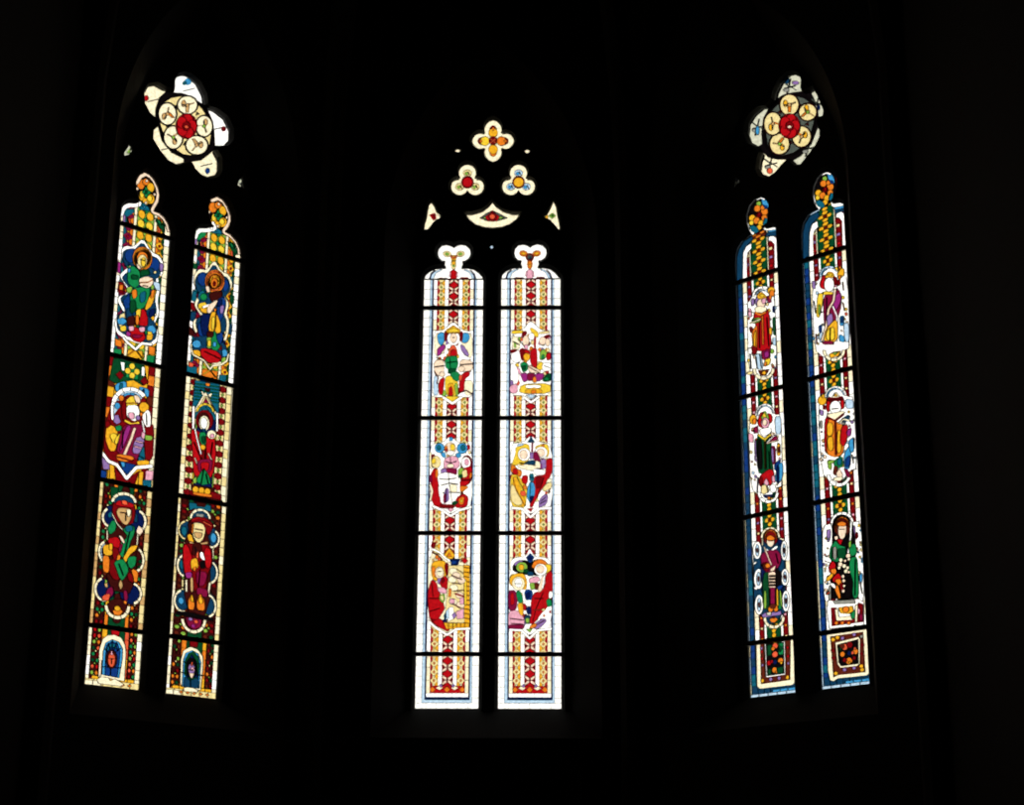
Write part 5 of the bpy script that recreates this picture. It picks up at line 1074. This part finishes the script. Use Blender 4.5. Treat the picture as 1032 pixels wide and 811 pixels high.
def rose(key):
    if key == 'L':
        ap = [(262,135),(262,100),(275,72),(300,66),(330,75),(362,105),(385,150),(390,188),(400,200),(430,210),(468,240),(490,285),(488,330),(468,352),(432,352),(428,368),(445,400),(445,450),(432,472),(400,480),(368,468),(340,440),(330,418),(305,420),(272,428),(240,412),(205,370),(178,325),(180,290),(200,272),(188,244),(165,225),(145,185),(142,140),(158,112),(195,106),(235,128)]
        ap = [(x, y) for x, y in ap]
        petals = [('W', [(262,135),(262,100),(275,72),(300,66),(330,75),(362,105),(385,150),(390,188),(370,175),(335,150),(300,138)]),
                  ('W', [(400,200),(430,210),(468,240),(490,285),(488,330),(468,352),(432,352),(430,300),(422,250)]),
                  ('C', [(330,418),(375,412),(405,390),(428,368),(445,400),(445,450),(432,472),(400,480),(368,468),(340,440)]),
                  ('C', [(200,272),(215,330),(255,380),(305,405),(305,420),(272,428),(240,412),(205,370),(178,325),(180,290)]),
                  ('C', [(235,128),(205,155),(190,200),(188,244),(165,225),(145,185),(142,140),(158,112),(195,106)])]
        cx, cy = 313, 276; rim = [(252,148),(300,140),(345,158),(385,195),(415,245),(426,300),(418,350),(395,385),(350,402),(300,395),(255,365),(220,320),(200,265),(198,210),(215,170)]
        circ = [('Ctop',320,186,40,36),('r',388,272,34,42),('br',358,350,44,38),('bl',262,318,38,46),('tl',238,222,36,44)]
        spots = [('L',322,90,14,14),('T',308,96,8,8),('R',152,158,9,12),('Q',468,283,9,10),('B',402,455,9,12),('E',446,412,6,12)]
        ox, oy = 110, 60; rc = (316,272)
    else:
        ap = [(165,170),(170,140),(190,100),(220,68),(250,62),(272,72),(280,100),(278,130),(292,140),(308,130),(325,122),(340,145),(355,180),(368,212),(362,238),(345,242),(340,262),(350,285),(352,315),(335,350),(305,390),(275,428),(258,430),(240,415),(225,405),(205,425),(180,455),(145,478),(118,470),(104,445),(108,405),(118,378),(100,355),(72,340),(58,300),(62,260),(85,225),(115,200),(142,198)]
        petals = [('Gw', [(165,170),(170,140),(190,100),(220,68),(250,62),(272,72),(280,100),(278,130),(240,135),(200,145)]),
                  ('Gw', [(312,132),(325,122),(340,145),(355,180),(368,212),(362,238),(345,242),(340,200),(328,165)]),
                  ('Gw', [(340,280),(350,285),(352,315),(335,350),(305,390),(275,428),(258,430),(240,412),(270,395),(315,345)]),
                  ('C', [(118,378),(140,400),(175,408),(215,408),(205,425),(180,455),(145,478),(118,470),(104,445),(108,405)]),
                  ('Gw', [(142,198),(120,240),(112,300),(115,345),(100,355),(72,340),(58,300),(62,260),(85,225),(115,200)])]
        rim = [(165,185),(205,150),(245,138),(290,150),(322,175),(335,215),(332,260),(318,310),(290,355),(245,388),(195,402),(155,390),(130,355),(122,305),(128,250),(142,210)]
        circ = [('a',225,185,38,42),('b',300,215,36,34),('c',275,315,38,42),('d',185,345,40,42),('e',158,262,36,46)]
        spots = [('S',145,455,12,12),('L',95,290,8,18),('E',215,85,10,14),('D',345,195,5,12),('V',250,95,14,8)]
        ox, oy = 740, 60; rc = (226,272)
    b = tboard(key, ap, ox, oy, 4.055); b.kinds[0] = ('Z', 'iron_ring'); b.part = 'petal'
    for k, p in petals: b.add(k, p)
    for i, (k, p) in enumerate(petals):
        b.part = 'petal'
        mx = sum(q[0] for q in p) / len(p); my = sum(q[1] for q in p) / len(p)
        if key == 'R':
            b.s('Gd', 5, mx - 28, my - 22, mx - 4, my - 4, mx - 12, my + 34); b.s('Gd', 3, mx + 4, my - 34, mx - 2, my - 6, mx + 26, my + 12); b.e('Gy', mx - 14, my + 12, 12, 9)
        b.s('Gy', 3, mx - 22, my + 6, mx + 24, my - 5)
    for k, x, y, rx, ry in spots: b.e(k, x, y, rx, ry)
    b.part = 'iron_ring'; b.add('Z', rim if False else [(x + (x - rc[0]) * .0, y + (y - rc[1]) * .0) for x, y in rim])
    b.part = 'rose_ground'; sh = [(rc[0] + (x - rc[0]) * .93, rc[1] + (y - rc[1]) * .935) for x, y in rim]; b.add('I' if key == 'L' else 'Gd', sh)
    for i in range(5):
        a, c = circ[i], circ[(i + 1) % 5]; mx, my = (a[1] + c[1]) / 2, (a[2] + c[2]) / 2
        dx, dy = mx - rc[0], my - rc[1]; l = math.hypot(dx, dy)
        b.s('Z', 6, rc[0] + dx * .7, rc[1] + dy * .7, rc[0] + dx * 1.9, rc[1] + dy * 1.9) if False else b.p('Z' if key == 'L' else 'X', rc[0] + dx * 1.0, rc[1] + dy * 1.0, mx + dx * .25 - dy * .12, my + dy * .25 + dx * .12, mx + dx * .25 + dy * .12, my + dy * .25 - dx * .12)
    b.part = 'rose_lobe'
    for j, (n, x, y, rx, ry) in enumerate(circ):
        b.e('Z' if key == 'L' else 'X', x, y, rx + 4.5, ry + 4.5, 0, 16); b.e('C' if key == 'L' else 'I', x, y, rx, ry, 0, 16)
        dx, dy = rc[0] - x, rc[1] - y; l = math.hypot(dx, dy); dx /= l; dy /= l
        b.e('Be' if key == 'L' else 'A', x - dy * 16 - dx * 6, y + dx * 16 - dy * 6, 9, 14); b.p('O' if key == 'R' or j in (1, 4) else 'Be', x - 8, y - 4, x + 9, y - 7, x + dx * 30 + 5, y + dy * 30, x + dx * 30 - 5, y + dy * 30); b.s('Gd', 4, x, y, x - dy * 22, y + dx * 22); b.s('Be', 4, x, y, x + dy * 26 - dx * 10, y - dx * 26 - dy * 10); b.e('J' if j % 2 else 'Be', x, y, 7, 7)
    b.part = 'central_boss'; b.e('Q', rc[0], rc[1], 45, 52, 0, 16)
    for i in range(5):
        t = math.radians(-75 + 72 * i); b.e('R', rc[0] + 22 * math.cos(t), rc[1] + 27 * math.sin(t), 21, 24)
    b.e('Q', rc[0], rc[1], 17, 19); b.e('S' if key == 'L' else 'F', rc[0], rc[1] + 3, 9, 6)
    return b
# ------------------------------------------------------------------ assemble the glass
NAMES = {'L': 'left', 'C': 'middle', 'R': 'right'}
LAN = ('left', 'right')
PANELS = [
 (C1A, 'C', 'figure in green robe under yellow crown with two blue wings'),
 (C1B, 'C', 'crowded scene with red cloak above magenta band and yellow footstool'),
 (C2A, 'C', 'figure in white robe on red ground under two round blue discs'),
 (C2B, 'C', 'yellow robed and red robed pair around a small blue chalice'),
 (C3A, 'C', 'red cloaked figure beside a stacked column of pale heads edged in orange'),
 (C3B, 'C', 'red robed figure stooping by a dark niche with a round green tree'),
 (L1A, 'L', 'green robed saint with orange halo holding a book'),
 (L1B, 'L', 'orange haloed saint with blue and yellow cloak over a red flower'),
 (L2A, 'L', 'mitred figure in purple under a wide white arch, white chevron below'),
 (L2B, 'L', 'red robed saint beneath a pointed white gable on teal'),
 (L3A, 'L', 'green and red robed saint in a dark lobed frame with green kite'),
 (L3B, 'L', 'praying saint in dark red between round blue lobes'),
 (R1A, 'R', 'bishop in long red robe with orange bands'),
 (R1B, 'R', 'bishop in purple cloak over yellow skirt with a white sash'),
 (R2A, 'R', 'bishop in dark green robe with yellow cross band and red hem'),
 (R2B, 'R', 'bishop in orange and red cope over a green hem'),
 (R3A, 'R', 'maroon robed saint holding a pale gridiron'),
 (R3B, 'R', 'green robed saint holding round stones with a tall white staff')]
lowW = {0: 'lower', 1: 'lower'}
apertures = {'L': [], 'C': [], 'R': []}
def put(b, key, name, label, cat='stained glass', group=None, lead=.0032):
    b.build(WALLS[key], name, label, cat, group, lead)
for fn, key, lab in PANELS:
    lx = 0 if fn.__name__.endswith('A') else 1
    put(fn(), key, 'stained_glass_panel', 'stained glass panel of %s' % lab if len(lab.split()) <= 12 else 'glass panel of %s' % lab, 'stained glass panel', 'figure panels of the three windows')
for lx in (0, 1):
    s = LAN[lx]
    put(C4(lx), 'C', 'stained_glass_panel', 'lowest red lozenge glass panel of the middle window, %s lancet' % s, 'stained glass panel', 'lowest panels of the lancets')
    put(headC(lx), 'C', 'lancet_head_light', ('trefoil topped lancet head with pale yellow sprig, middle window', 'trefoil topped lancet head with orange sprig and dark disc, middle window')[lx], 'stained glass panel', 'lancet heads')
    put(L4(lx), 'L', 'stained_glass_panel', ('lowest glass panel with bright blue arched niche around a red mask', 'lowest glass panel with dark teal arched niche around a violet mask')[lx], 'stained glass panel', 'lowest panels of the lancets')
    put(headL(lx), 'L', 'lancet_head_light', 'yellow lancet head with flame tip and green star, %s lancet of the left window' % s, 'stained glass panel', 'lancet heads')
    put(R4(lx), 'R', 'stained_glass_panel', ('lowest glass panel with tall narrow white frame of orange discs', 'lowest glass panel with nearly square white frame on dark red')[lx], 'stained glass panel', 'lowest panels of the lancets')
    put(headR(lx), 'R', 'lancet_head_light', 'orange checkered lancet head with blue edge, %s lancet of the right window' % s, 'stained glass panel', 'lancet heads')
TR = {'C': [], 'L': [], 'R': []}
def tput(b, key, name, label, group=None):
    TR[key].append(b.ap); put(b, key, name, label, 'tracery light', group)
tput(tr_quatrefoil(), 'C', 'quatrefoil_light', 'orange and yellow four lobed light at the top of the middle window')
tput(tr_trefoil(0), 'C', 'trefoil_light', 'cream three lobed light with a dark red centre', 'three lobed lights of the middle window')
tput(tr_trefoil(1), 'C', 'trefoil_light', 'pale blue and white three lobed light with an orange centre', 'three lobed lights of the middle window')
tput(tr_lens(), 'C', 'curved_triangle_light', 'wide boat shaped white light with a red and green ornament')
tput(tr_side(0), 'C', 'side_sliver_light', 'slim white corner light with a red spot, left edge of middle window')
tput(tr_side(1), 'C', 'side_sliver_light', 'slim white corner light with a green spot, right edge of middle window')
tput(rose('L'), 'L', 'cinquefoil_rose', 'bright cream five petalled rose light with red centre in the left window', 'rose lights of the side windows')
tput(rose('R'), 'R', 'cinquefoil_rose', 'shadowy grey edged five petalled rose light with red centre in the right window', 'rose lights of the side windows')
def blob(x, y, rx, ry, n=8, r=0): return [(x + rx * math.cos(2 * math.pi * i / n), y + ry * math.sin(2 * math.pi * i / n)) for i in range(n)]
tput(tr_dot('C', blob(260,213,13,9), 410, 110, 5.07), 'C', 'small_eyelet_light', 'tiny white eyelet left of the four lobed light')
tput(tr_dot('C', blob(615,216,13,10), 410, 110, 5.07), 'C', 'small_eyelet_light', 'tiny white eyelet right of the four lobed light')
tput(tr_dot('C', blob(434,705,8,9), 410, 110, 5.07, 'U'), 'C', 'small_eyelet_light', 'tiny pale eyelet between the two trefoil lancet heads')
b = tr_dot('L', [(78,348),(90,355),(94,372),(82,388),(62,394),(58,385),(70,368)], 110, 60, 4.055, 'Gw'); b.p('J', 70,380, 88,360, 84,384)
tput(b, 'L', 'small_spandrel_light', 'tiny greenish corner light left of the left rose', 'small corner lights of the side windows')
b = tr_dot('L', [(540,482),(548,492),(546,510),(551,532),(540,524),(524,514),(526,502)], 110, 60, 4.055, 'Gw'); b.p('Gd', 530,505, 545,500, 540,515)
tput(b, 'L', 'small_spandrel_light', 'tiny greenish corner light right of the left rose', 'small corner lights of the side windows')
b = tr_dot('R', [(10,482),(22,492),(24,505),(10,525),(0,530),(2,505)], 740, 60, 4.055, 'Gy'); b.p('Gw', 6,500, 18,495, 12,512)
tput(b, 'R', 'small_spandrel_light', 'tiny grey corner light left of the right rose', 'small corner lights of the side windows')

# ------------------------------------------------------------------ stone tracery, one per window
def offset(p, d):
    p = ccw(p); n = len(p); out = []
    for i in range(n):
        a, q, c = Vector(p[i - 1]), Vector(p[i]), Vector(p[(i + 1) % n])
        e1 = (q - a); e2 = (c - q)
        if e1.length < 1e-6 or e2.length < 1e-6: out.append(tuple(q)); continue
        e1.normalize(); e2.normalize(); n1 = Vector((e1.y, -e1.x)); n2 = Vector((e2.y, -e2.x)); m = n1 + n2
        if m.length < .3: m = n1
        m.normalize(); k = d / max(.6, m.dot(n1)); out.append(tuple(q + m * k))
    return out
EXTRA = {}
def arch_raw(w, grow, bot, n, hx, sp):
    h0 = (w.us[3] - w.us[0]) / 2 + hx; c = (w.us[3] + w.us[0]) / 2
    r = 3.41 * h0 + grow; k = 3.41 * h0 - h0; left = []; ht = math.sqrt(r * r - k * k); am = math.atan2(ht, k)
    for i in range(n + 1):
        t = am * i / n; left.append((c + (r * math.cos(t) - k), sp + r * math.sin(t)))
    return [(c + h0 + grow, w.vs[4] - .03 - bot)] + left + [(2 * c - x, y) for x, y in left[::-1][1:]] + [(c - h0 - grow, w.vs[4] - .03 - bot)]
def inside(w, p, hx, sp, m):
    h0 = (w.us[3] - w.us[0]) / 2 + hx; c = (w.us[3] + w.us[0]) / 2; r = 3.41 * h0; k = r - h0
    if p[1] < sp: return abs(p[0] - c) < h0 - m
    return math.hypot(abs(p[0] - c) + k, p[1] - sp) < r - m
def arch(w, grow=0.0, bot=0.0, n=18):
    if id(w) not in EXTRA:
        pts = [p for h in TR[[k for k in WALLS if WALLS[k] is w][0]] for p in h]; hx, sp = .05, w.vs[0] + .29
        while not all(inside(w, p, hx, sp, .045) for p in pts) and sp < w.vs[0] + 2: sp += .02; hx += .002
        EXTRA[id(w)] = (hx, sp); print('arch', hx, sp - w.vs[0])
    return arch_raw(w, grow, bot, n, *EXTRA[id(w)])
def plate(outer, holes, y):
    vs, fs, orig = cdt([outer] + holes)
    return [(v[0], y, v[1]) for v in vs], [f for f, o in zip(fs, orig) if 0 in o and len(o) == 1]
def lancet_ap(w, lx, head):
    u0, u1 = w.us[2 * lx], w.us[2 * lx + 1]; a = list(head)
    return [(u0, w.vs[4])] + [(u1, w.vs[4])] + [p for p in a if p[1] > w.vs[0] + 1e-4]
HEADS = {'C': [headC(0).ap, headC(1).ap], 'L': [headL(0).ap, headL(1).ap], 'R': [headR(0).ap, headR(1).ap]}
def side_faces(V, Fc, la, lb):
    n = len(la); b = len(V); V += la + lb
    for i in range(n): Fc.append([b + i, b + (i + 1) % n, b + n + (i + 1) % n, b + n + i])
IN, BK = .05, .03
for num, key in ((1, 'L'), (2, 'C'), (3, 'R')):
    w = WALLS[key]; holes = []
    for lx in (0, 1):
        hp = ccw(HEADS[key][lx]); k = [i for i, p in enumerate(hp) if abs(p[1] - w.vs[0] - .006) < 1e-5]
        # rotate so the list runs from the right foot over the top to the left foot
        i0 = max(k, key=lambda i: hp[i][0]); hp = hp[i0:] + hp[:i0]
        holes.append([(w.us[2 * lx], w.vs[4]), (w.us[2 * lx + 1], w.vs[4])] + hp[1:-1])
    holes += TR[key]; holes = [ccw(h) for h in holes]
    big = max(holes, key=lambda h: max(p[1] for p in h)); zt = max(p[1] for p in big)
    outer = arch(w)
    if key != 'C':       # the rose needs a slightly fuller arch
        cx = (w.us[3] + w.us[0]) / 2
    V = []; Fc = []
    def widen(h):
        if len(h) and h in holes[:2]: return offset(h, .034)
        cx = (min(p[0] for p in h) + max(p[0] for p in h)) / 2; cy = (min(p[1] for p in h) + max(p[1] for p in h)) / 2
        rx = (max(p[0] for p in h) - min(p[0] for p in h)) / 2; ry = (max(p[1] for p in h) - min(p[1] for p in h)) / 2
        return [(cx + (p[0] - cx) * (1 + .03 / rx), cy + (p[1] - cy) * (1 + .03 / ry)) for p in h]
    wide = [widen(h) for h in holes]
    for y, hs, flip in ((-IN, wide, False), (.06, wide, True)):
        v, f = plate(outer, hs, y); b0 = len(V); V += v
        Fc += [[i + b0 for i in (q if not flip else q[::-1])] for q in f]
    for h, o in zip(holes, wide):
        side_faces(V, Fc, [(p[0], -IN, p[1]) for p in o], [(p[0], -.012, p[1]) for p in h])
        side_faces(V, Fc, [(p[0], -.012, p[1]) for p in h], [(p[0], .012, p[1]) for p in h])
        side_faces(V, Fc, [(p[0], .012, p[1]) for p in h], [(p[0], BK, p[1]) for p in o])
    side_faces(V, Fc, [(p[0], BK, p[1]) for p in ccw(outer)], [(p[0], -IN, p[1]) for p in ccw(outer)])
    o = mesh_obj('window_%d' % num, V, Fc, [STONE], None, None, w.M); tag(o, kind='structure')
    print('ARCH', key, 'top', max(p[1] for p in outer), 'needs', zt)

# iron bars
ordn = ('top', 'second', 'third', 'lowest')
for key in 'LCR':
    w = WALLS[key]
    for lx in (0, 1):
        for i in range(4):
            u0, u1 = w.us[2 * lx] - .015, w.us[2 * lx + 1] + .015; z = w.vs[i]; h = .019
            V = []; n = 10
            prof = [(-.042, -h), (-.042, h), (-.038, h + .002), (-.012, h + .002), (-.008, h), (-.008, -h), (-.012, -h - .002), (-.038, -h - .002)]
            for x in (u0, u1): V += [(x - (u0 + u1) / 2, y, q) for y, q in prof]
            Fc = [list(range(8))[::-1], list(range(8, 16))] + [[j, (j + 1) % 8, 8 + (j + 1) % 8, 8 + j] for j in range(8)]
            root = mesh_obj('saddle_bar', V, Fc, [IRON], None, None, w.M @ Matrix.Translation(((u0 + u1) / 2, 0, z)))
            tag(root, '%s black iron bar across the %s lancet of the %s window' % (ordn[i], LAN[lx], NAMES[key]), 'iron bar', 'iron bars across the lancets')
            for fx in (-.3, 0, .3):
                x = fx * (u1 - u0); V = []
                for dx, dz in ((-.012, -.028), (.012, -.028), (.012, .028), (-.012, .028)):
                    V += [(x + dx, -.048, dz * .9), (x + dx, -.041, dz * .9)]
                Fc = [[0, 2, 4, 6], [7, 5, 3, 1]] + [[2 * j, 2 * j + 1, (2 * j + 3) % 8, (2 * j + 2) % 8] for j in range(4)]
                mesh_obj('bracket_lug', V, Fc, [IRON], None, root)

# ------------------------------------------------------------------ the apse itself
D_IN, D_OUT = .45, .22            # stone in front of and behind the glass plane
def inner_line(w): return w.n * (w.dist - D_IN), w.d
def cross(w1, w2):
    p, d = inner_line(w1); q, e = inner_line(w2); r = q - p
    den = d.x * e.y - d.y * e.x; t = (r.x * e.y - r.y * e.x) / den; return p + d * t
CL = cross(WL, WC); CR = cross(WC, WR)
FLOOR_Z, CEIL_Z = 0.0, 13.6
def uof(w, P): return P.dot(w.d)
def wall(name, w, u0, u1):
    hole = arch(w); front = arch(w, .30, .30)
    box = [(u0, -CAMZ), (u1, -CAMZ), (u1, CEIL_Z - CAMZ), (u0, CEIL_Z - CAMZ)]
    V = []; Fc = []
    v, f = plate(box, [front], -D_IN); V += v; Fc += f
    rear = arch(w, .22, .10); v, f = plate(box, [rear], D_OUT); b0 = len(V); V += v; Fc += [[i + b0 for i in q[::-1]] for q in f]
    hc, fc = hole, front
    side_faces(V, Fc, [(p[0], -D_IN, p[1]) for p in fc], [(p[0], -IN, p[1]) for p in hc])
    side_faces(V, Fc, [(p[0], -IN, p[1]) for p in hc], [(p[0], BK, p[1]) for p in hc])
    side_faces(V, Fc, [(p[0], BK, p[1]) for p in hc], [(p[0], D_OUT, p[1]) for p in rear])
    side_faces(V, Fc, [(p[0], D_OUT, p[1]) for p in box], [(p[0], -D_IN, p[1]) for p in box])
    o = mesh_obj(name, V, Fc, [WALLM], None, None, w.M); tag(o, kind='structure'); return o
uC0, uC1 = uof(WC, CL), uof(WC, CR); uL1 = uof(WL, CL); uR0 = uof(WR, CR)
cL = (WL.us[0] + WL.us[3]) / 2; cR = (WR.us[0] + WR.us[3]) / 2
uL0 = 2 * cL - uL1; uR1 = 2 * cR - uR0
print('corners', CL, CR, 'widths', uC1 - uC0, uL1 - uL0, uR1 - uR0)
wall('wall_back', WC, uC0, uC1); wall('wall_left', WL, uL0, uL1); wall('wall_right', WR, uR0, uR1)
def wp(w, u): return w.n * (w.dist - D_IN) + w.d * u
PL = wp(WL, uL0); PR = wp(WR, uR1)
ax = WC.n; BACKY = -9.0
def side_wall(name, P, Q, t=.6, z0=0, z1=CEIL_Z, m=None, outx=None):
    d = (Q - P).normalized(); n = Vector((-d.y, d.x, 0)); mid = (P + Q) / 2
    cen = Vector((-1, 5, 0))
    if (mid + n - cen).length < (mid - n - cen).length: n = -n
    L_ = (Q - P).length; V = []
    for z in (z0, z1):
        for q in (P, Q, Q + n * t, P + n * t): V.append((q.x, q.y, z))
    Fc = [[0, 1, 2, 3], [7, 6, 5, 4], [0, 4, 5, 1], [1, 5, 6, 2], [2, 6, 7, 3], [3, 7, 4, 0]]
    me = mesh_obj(name, V, Fc, [m or WALLM]); bm = bmesh.new(); bm.from_mesh(me.data); bmesh.ops.recalc_face_normals(bm, faces=bm.faces); bm.to_mesh(me.data); bm.free()
    return tag(me, kind='structure')
QL = PL - ax * 17; QR = QL + WC.d * ((PR - PL).dot(WC.d)); 
side_wall('wall_choir_left', QL, PL); side_wall('wall_choir_right', QR, PR); side_wall('wall_front', QL, QR)
ring = [PL, CL, CR, PR, QR, QL]
def slab(name, z0, z1, grow, m):
    c = sum(ring, Vector()) / len(ring); pts = [p + (p - c).normalized() * grow for p in ring]; n = len(pts)
    V = [(p.x, p.y, z0) for p in pts] + [(p.x, p.y, z1) for p in pts]
    Fc = [list(range(n)), list(range(n, 2 * n))[::-1]] + [[i, (i + 1) % n, n + (i + 1) % n, n + i] for i in range(n)]
    me = mesh_obj(name, V, Fc, [m]); bm = bmesh.new(); bm.from_mesh(me.data); bmesh.ops.recalc_face_normals(bm, faces=bm.faces); bm.to_mesh(me.data); bm.free(); tag(me, kind='structure')
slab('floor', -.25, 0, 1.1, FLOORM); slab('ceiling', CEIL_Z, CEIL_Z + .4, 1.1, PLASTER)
# vaulting shafts in the corners, running on as ribs to the boss
key_pt = (CL + CR) / 2 - ax * 4.6; key_pt.z = CEIL_Z - .35
def tube(path, r, n=10):
    V = []; Fc = []
    for i, p in enumerate(path):
        t = ((path[min(i + 1, len(path) - 1)]) - (path[max(i - 1, 0)])).normalized(); a = t.orthogonal().normalized()
        ref = Vector((1, 0, 0)) if abs(t.x) < .9 else Vector((0, 1, 0)); a = t.cross(ref).normalized(); bvec = t.cross(a)
        V += [tuple(p + (a * math.cos(2 * math.pi * k / n) + bvec * math.sin(2 * math.pi * k / n)) * r) for k in range(n)]
    for i in range(len(path) - 1):
        for k in range(n): Fc.append([i * n + k, i * n + (k + 1) % n, (i + 1) * n + (k + 1) % n, (i + 1) * n + k])
    Fc += [list(range(n))[::-1], [(len(path) - 1) * n + k for k in range(n)]]; return V, Fc
cen = (CL + CR) / 2 - ax * 5
for i, P in enumerate((PL, CL, CR, PR)):
    inn = (Vector((cen.x, cen.y, 0)) - Vector((P.x, P.y, 0))).normalized(); base = Vector((P.x, P.y, 0)) + inn * .10
    path = [base + Vector((0, 0, z)) for z in (.02, 3, 6, 9.2)]
    for k in range(1, 9):
        t = k / 8 * math.pi / 2; q = base.lerp(Vector((key_pt.x, key_pt.y, 0)), 1 - math.cos(t)); q.z = 9.2 + (key_pt.z - 9.2) * math.sin(t); path.append(q)
    V, Fc = tube(path, .13); tag(mesh_obj('trim_%d' % (i + 1), V, Fc, [STONE]), kind='structure')

# ------------------------------------------------------------------ daylight and camera
wd = bpy.data.worlds.new('overcast_sky'); bpy.context.scene.world = wd; wd.use_nodes = True
bg = wd.node_tree.nodes['Background']; bg.inputs[0].default_value = (1, .99, .965, 1); bg.inputs[1].default_value = SKY
cam = bpy.data.cameras.new('camera'); co = bpy.data.objects.new('camera', cam); col.objects.link(co)
cam.sensor_fit = 'HORIZONTAL'; cam.sensor_width = 36; cam.lens = F / IW * 36; cam.clip_end = 200
cam.dof.use_dof = True; cam.dof.focus_distance = 6.0; cam.dof.aperture_fstop = 8.0   # the photo is slightly soft: focused short of the windows
back = -fw
co.matrix_world = Matrix(((rt.x, up.x, back.x, 0), (rt.y, up.y, back.y, 0), (rt.z, up.z, back.z, CAMZ), (0, 0, 0, 1)))
bpy.context.scene.camera = co
vsn = bpy.context.scene.view_settings; vsn.view_transform = 'Standard'; vsn.look = 'None'; vsn.gamma = 1; vsn.exposure = 0; vsn.use_curve_mapping = False
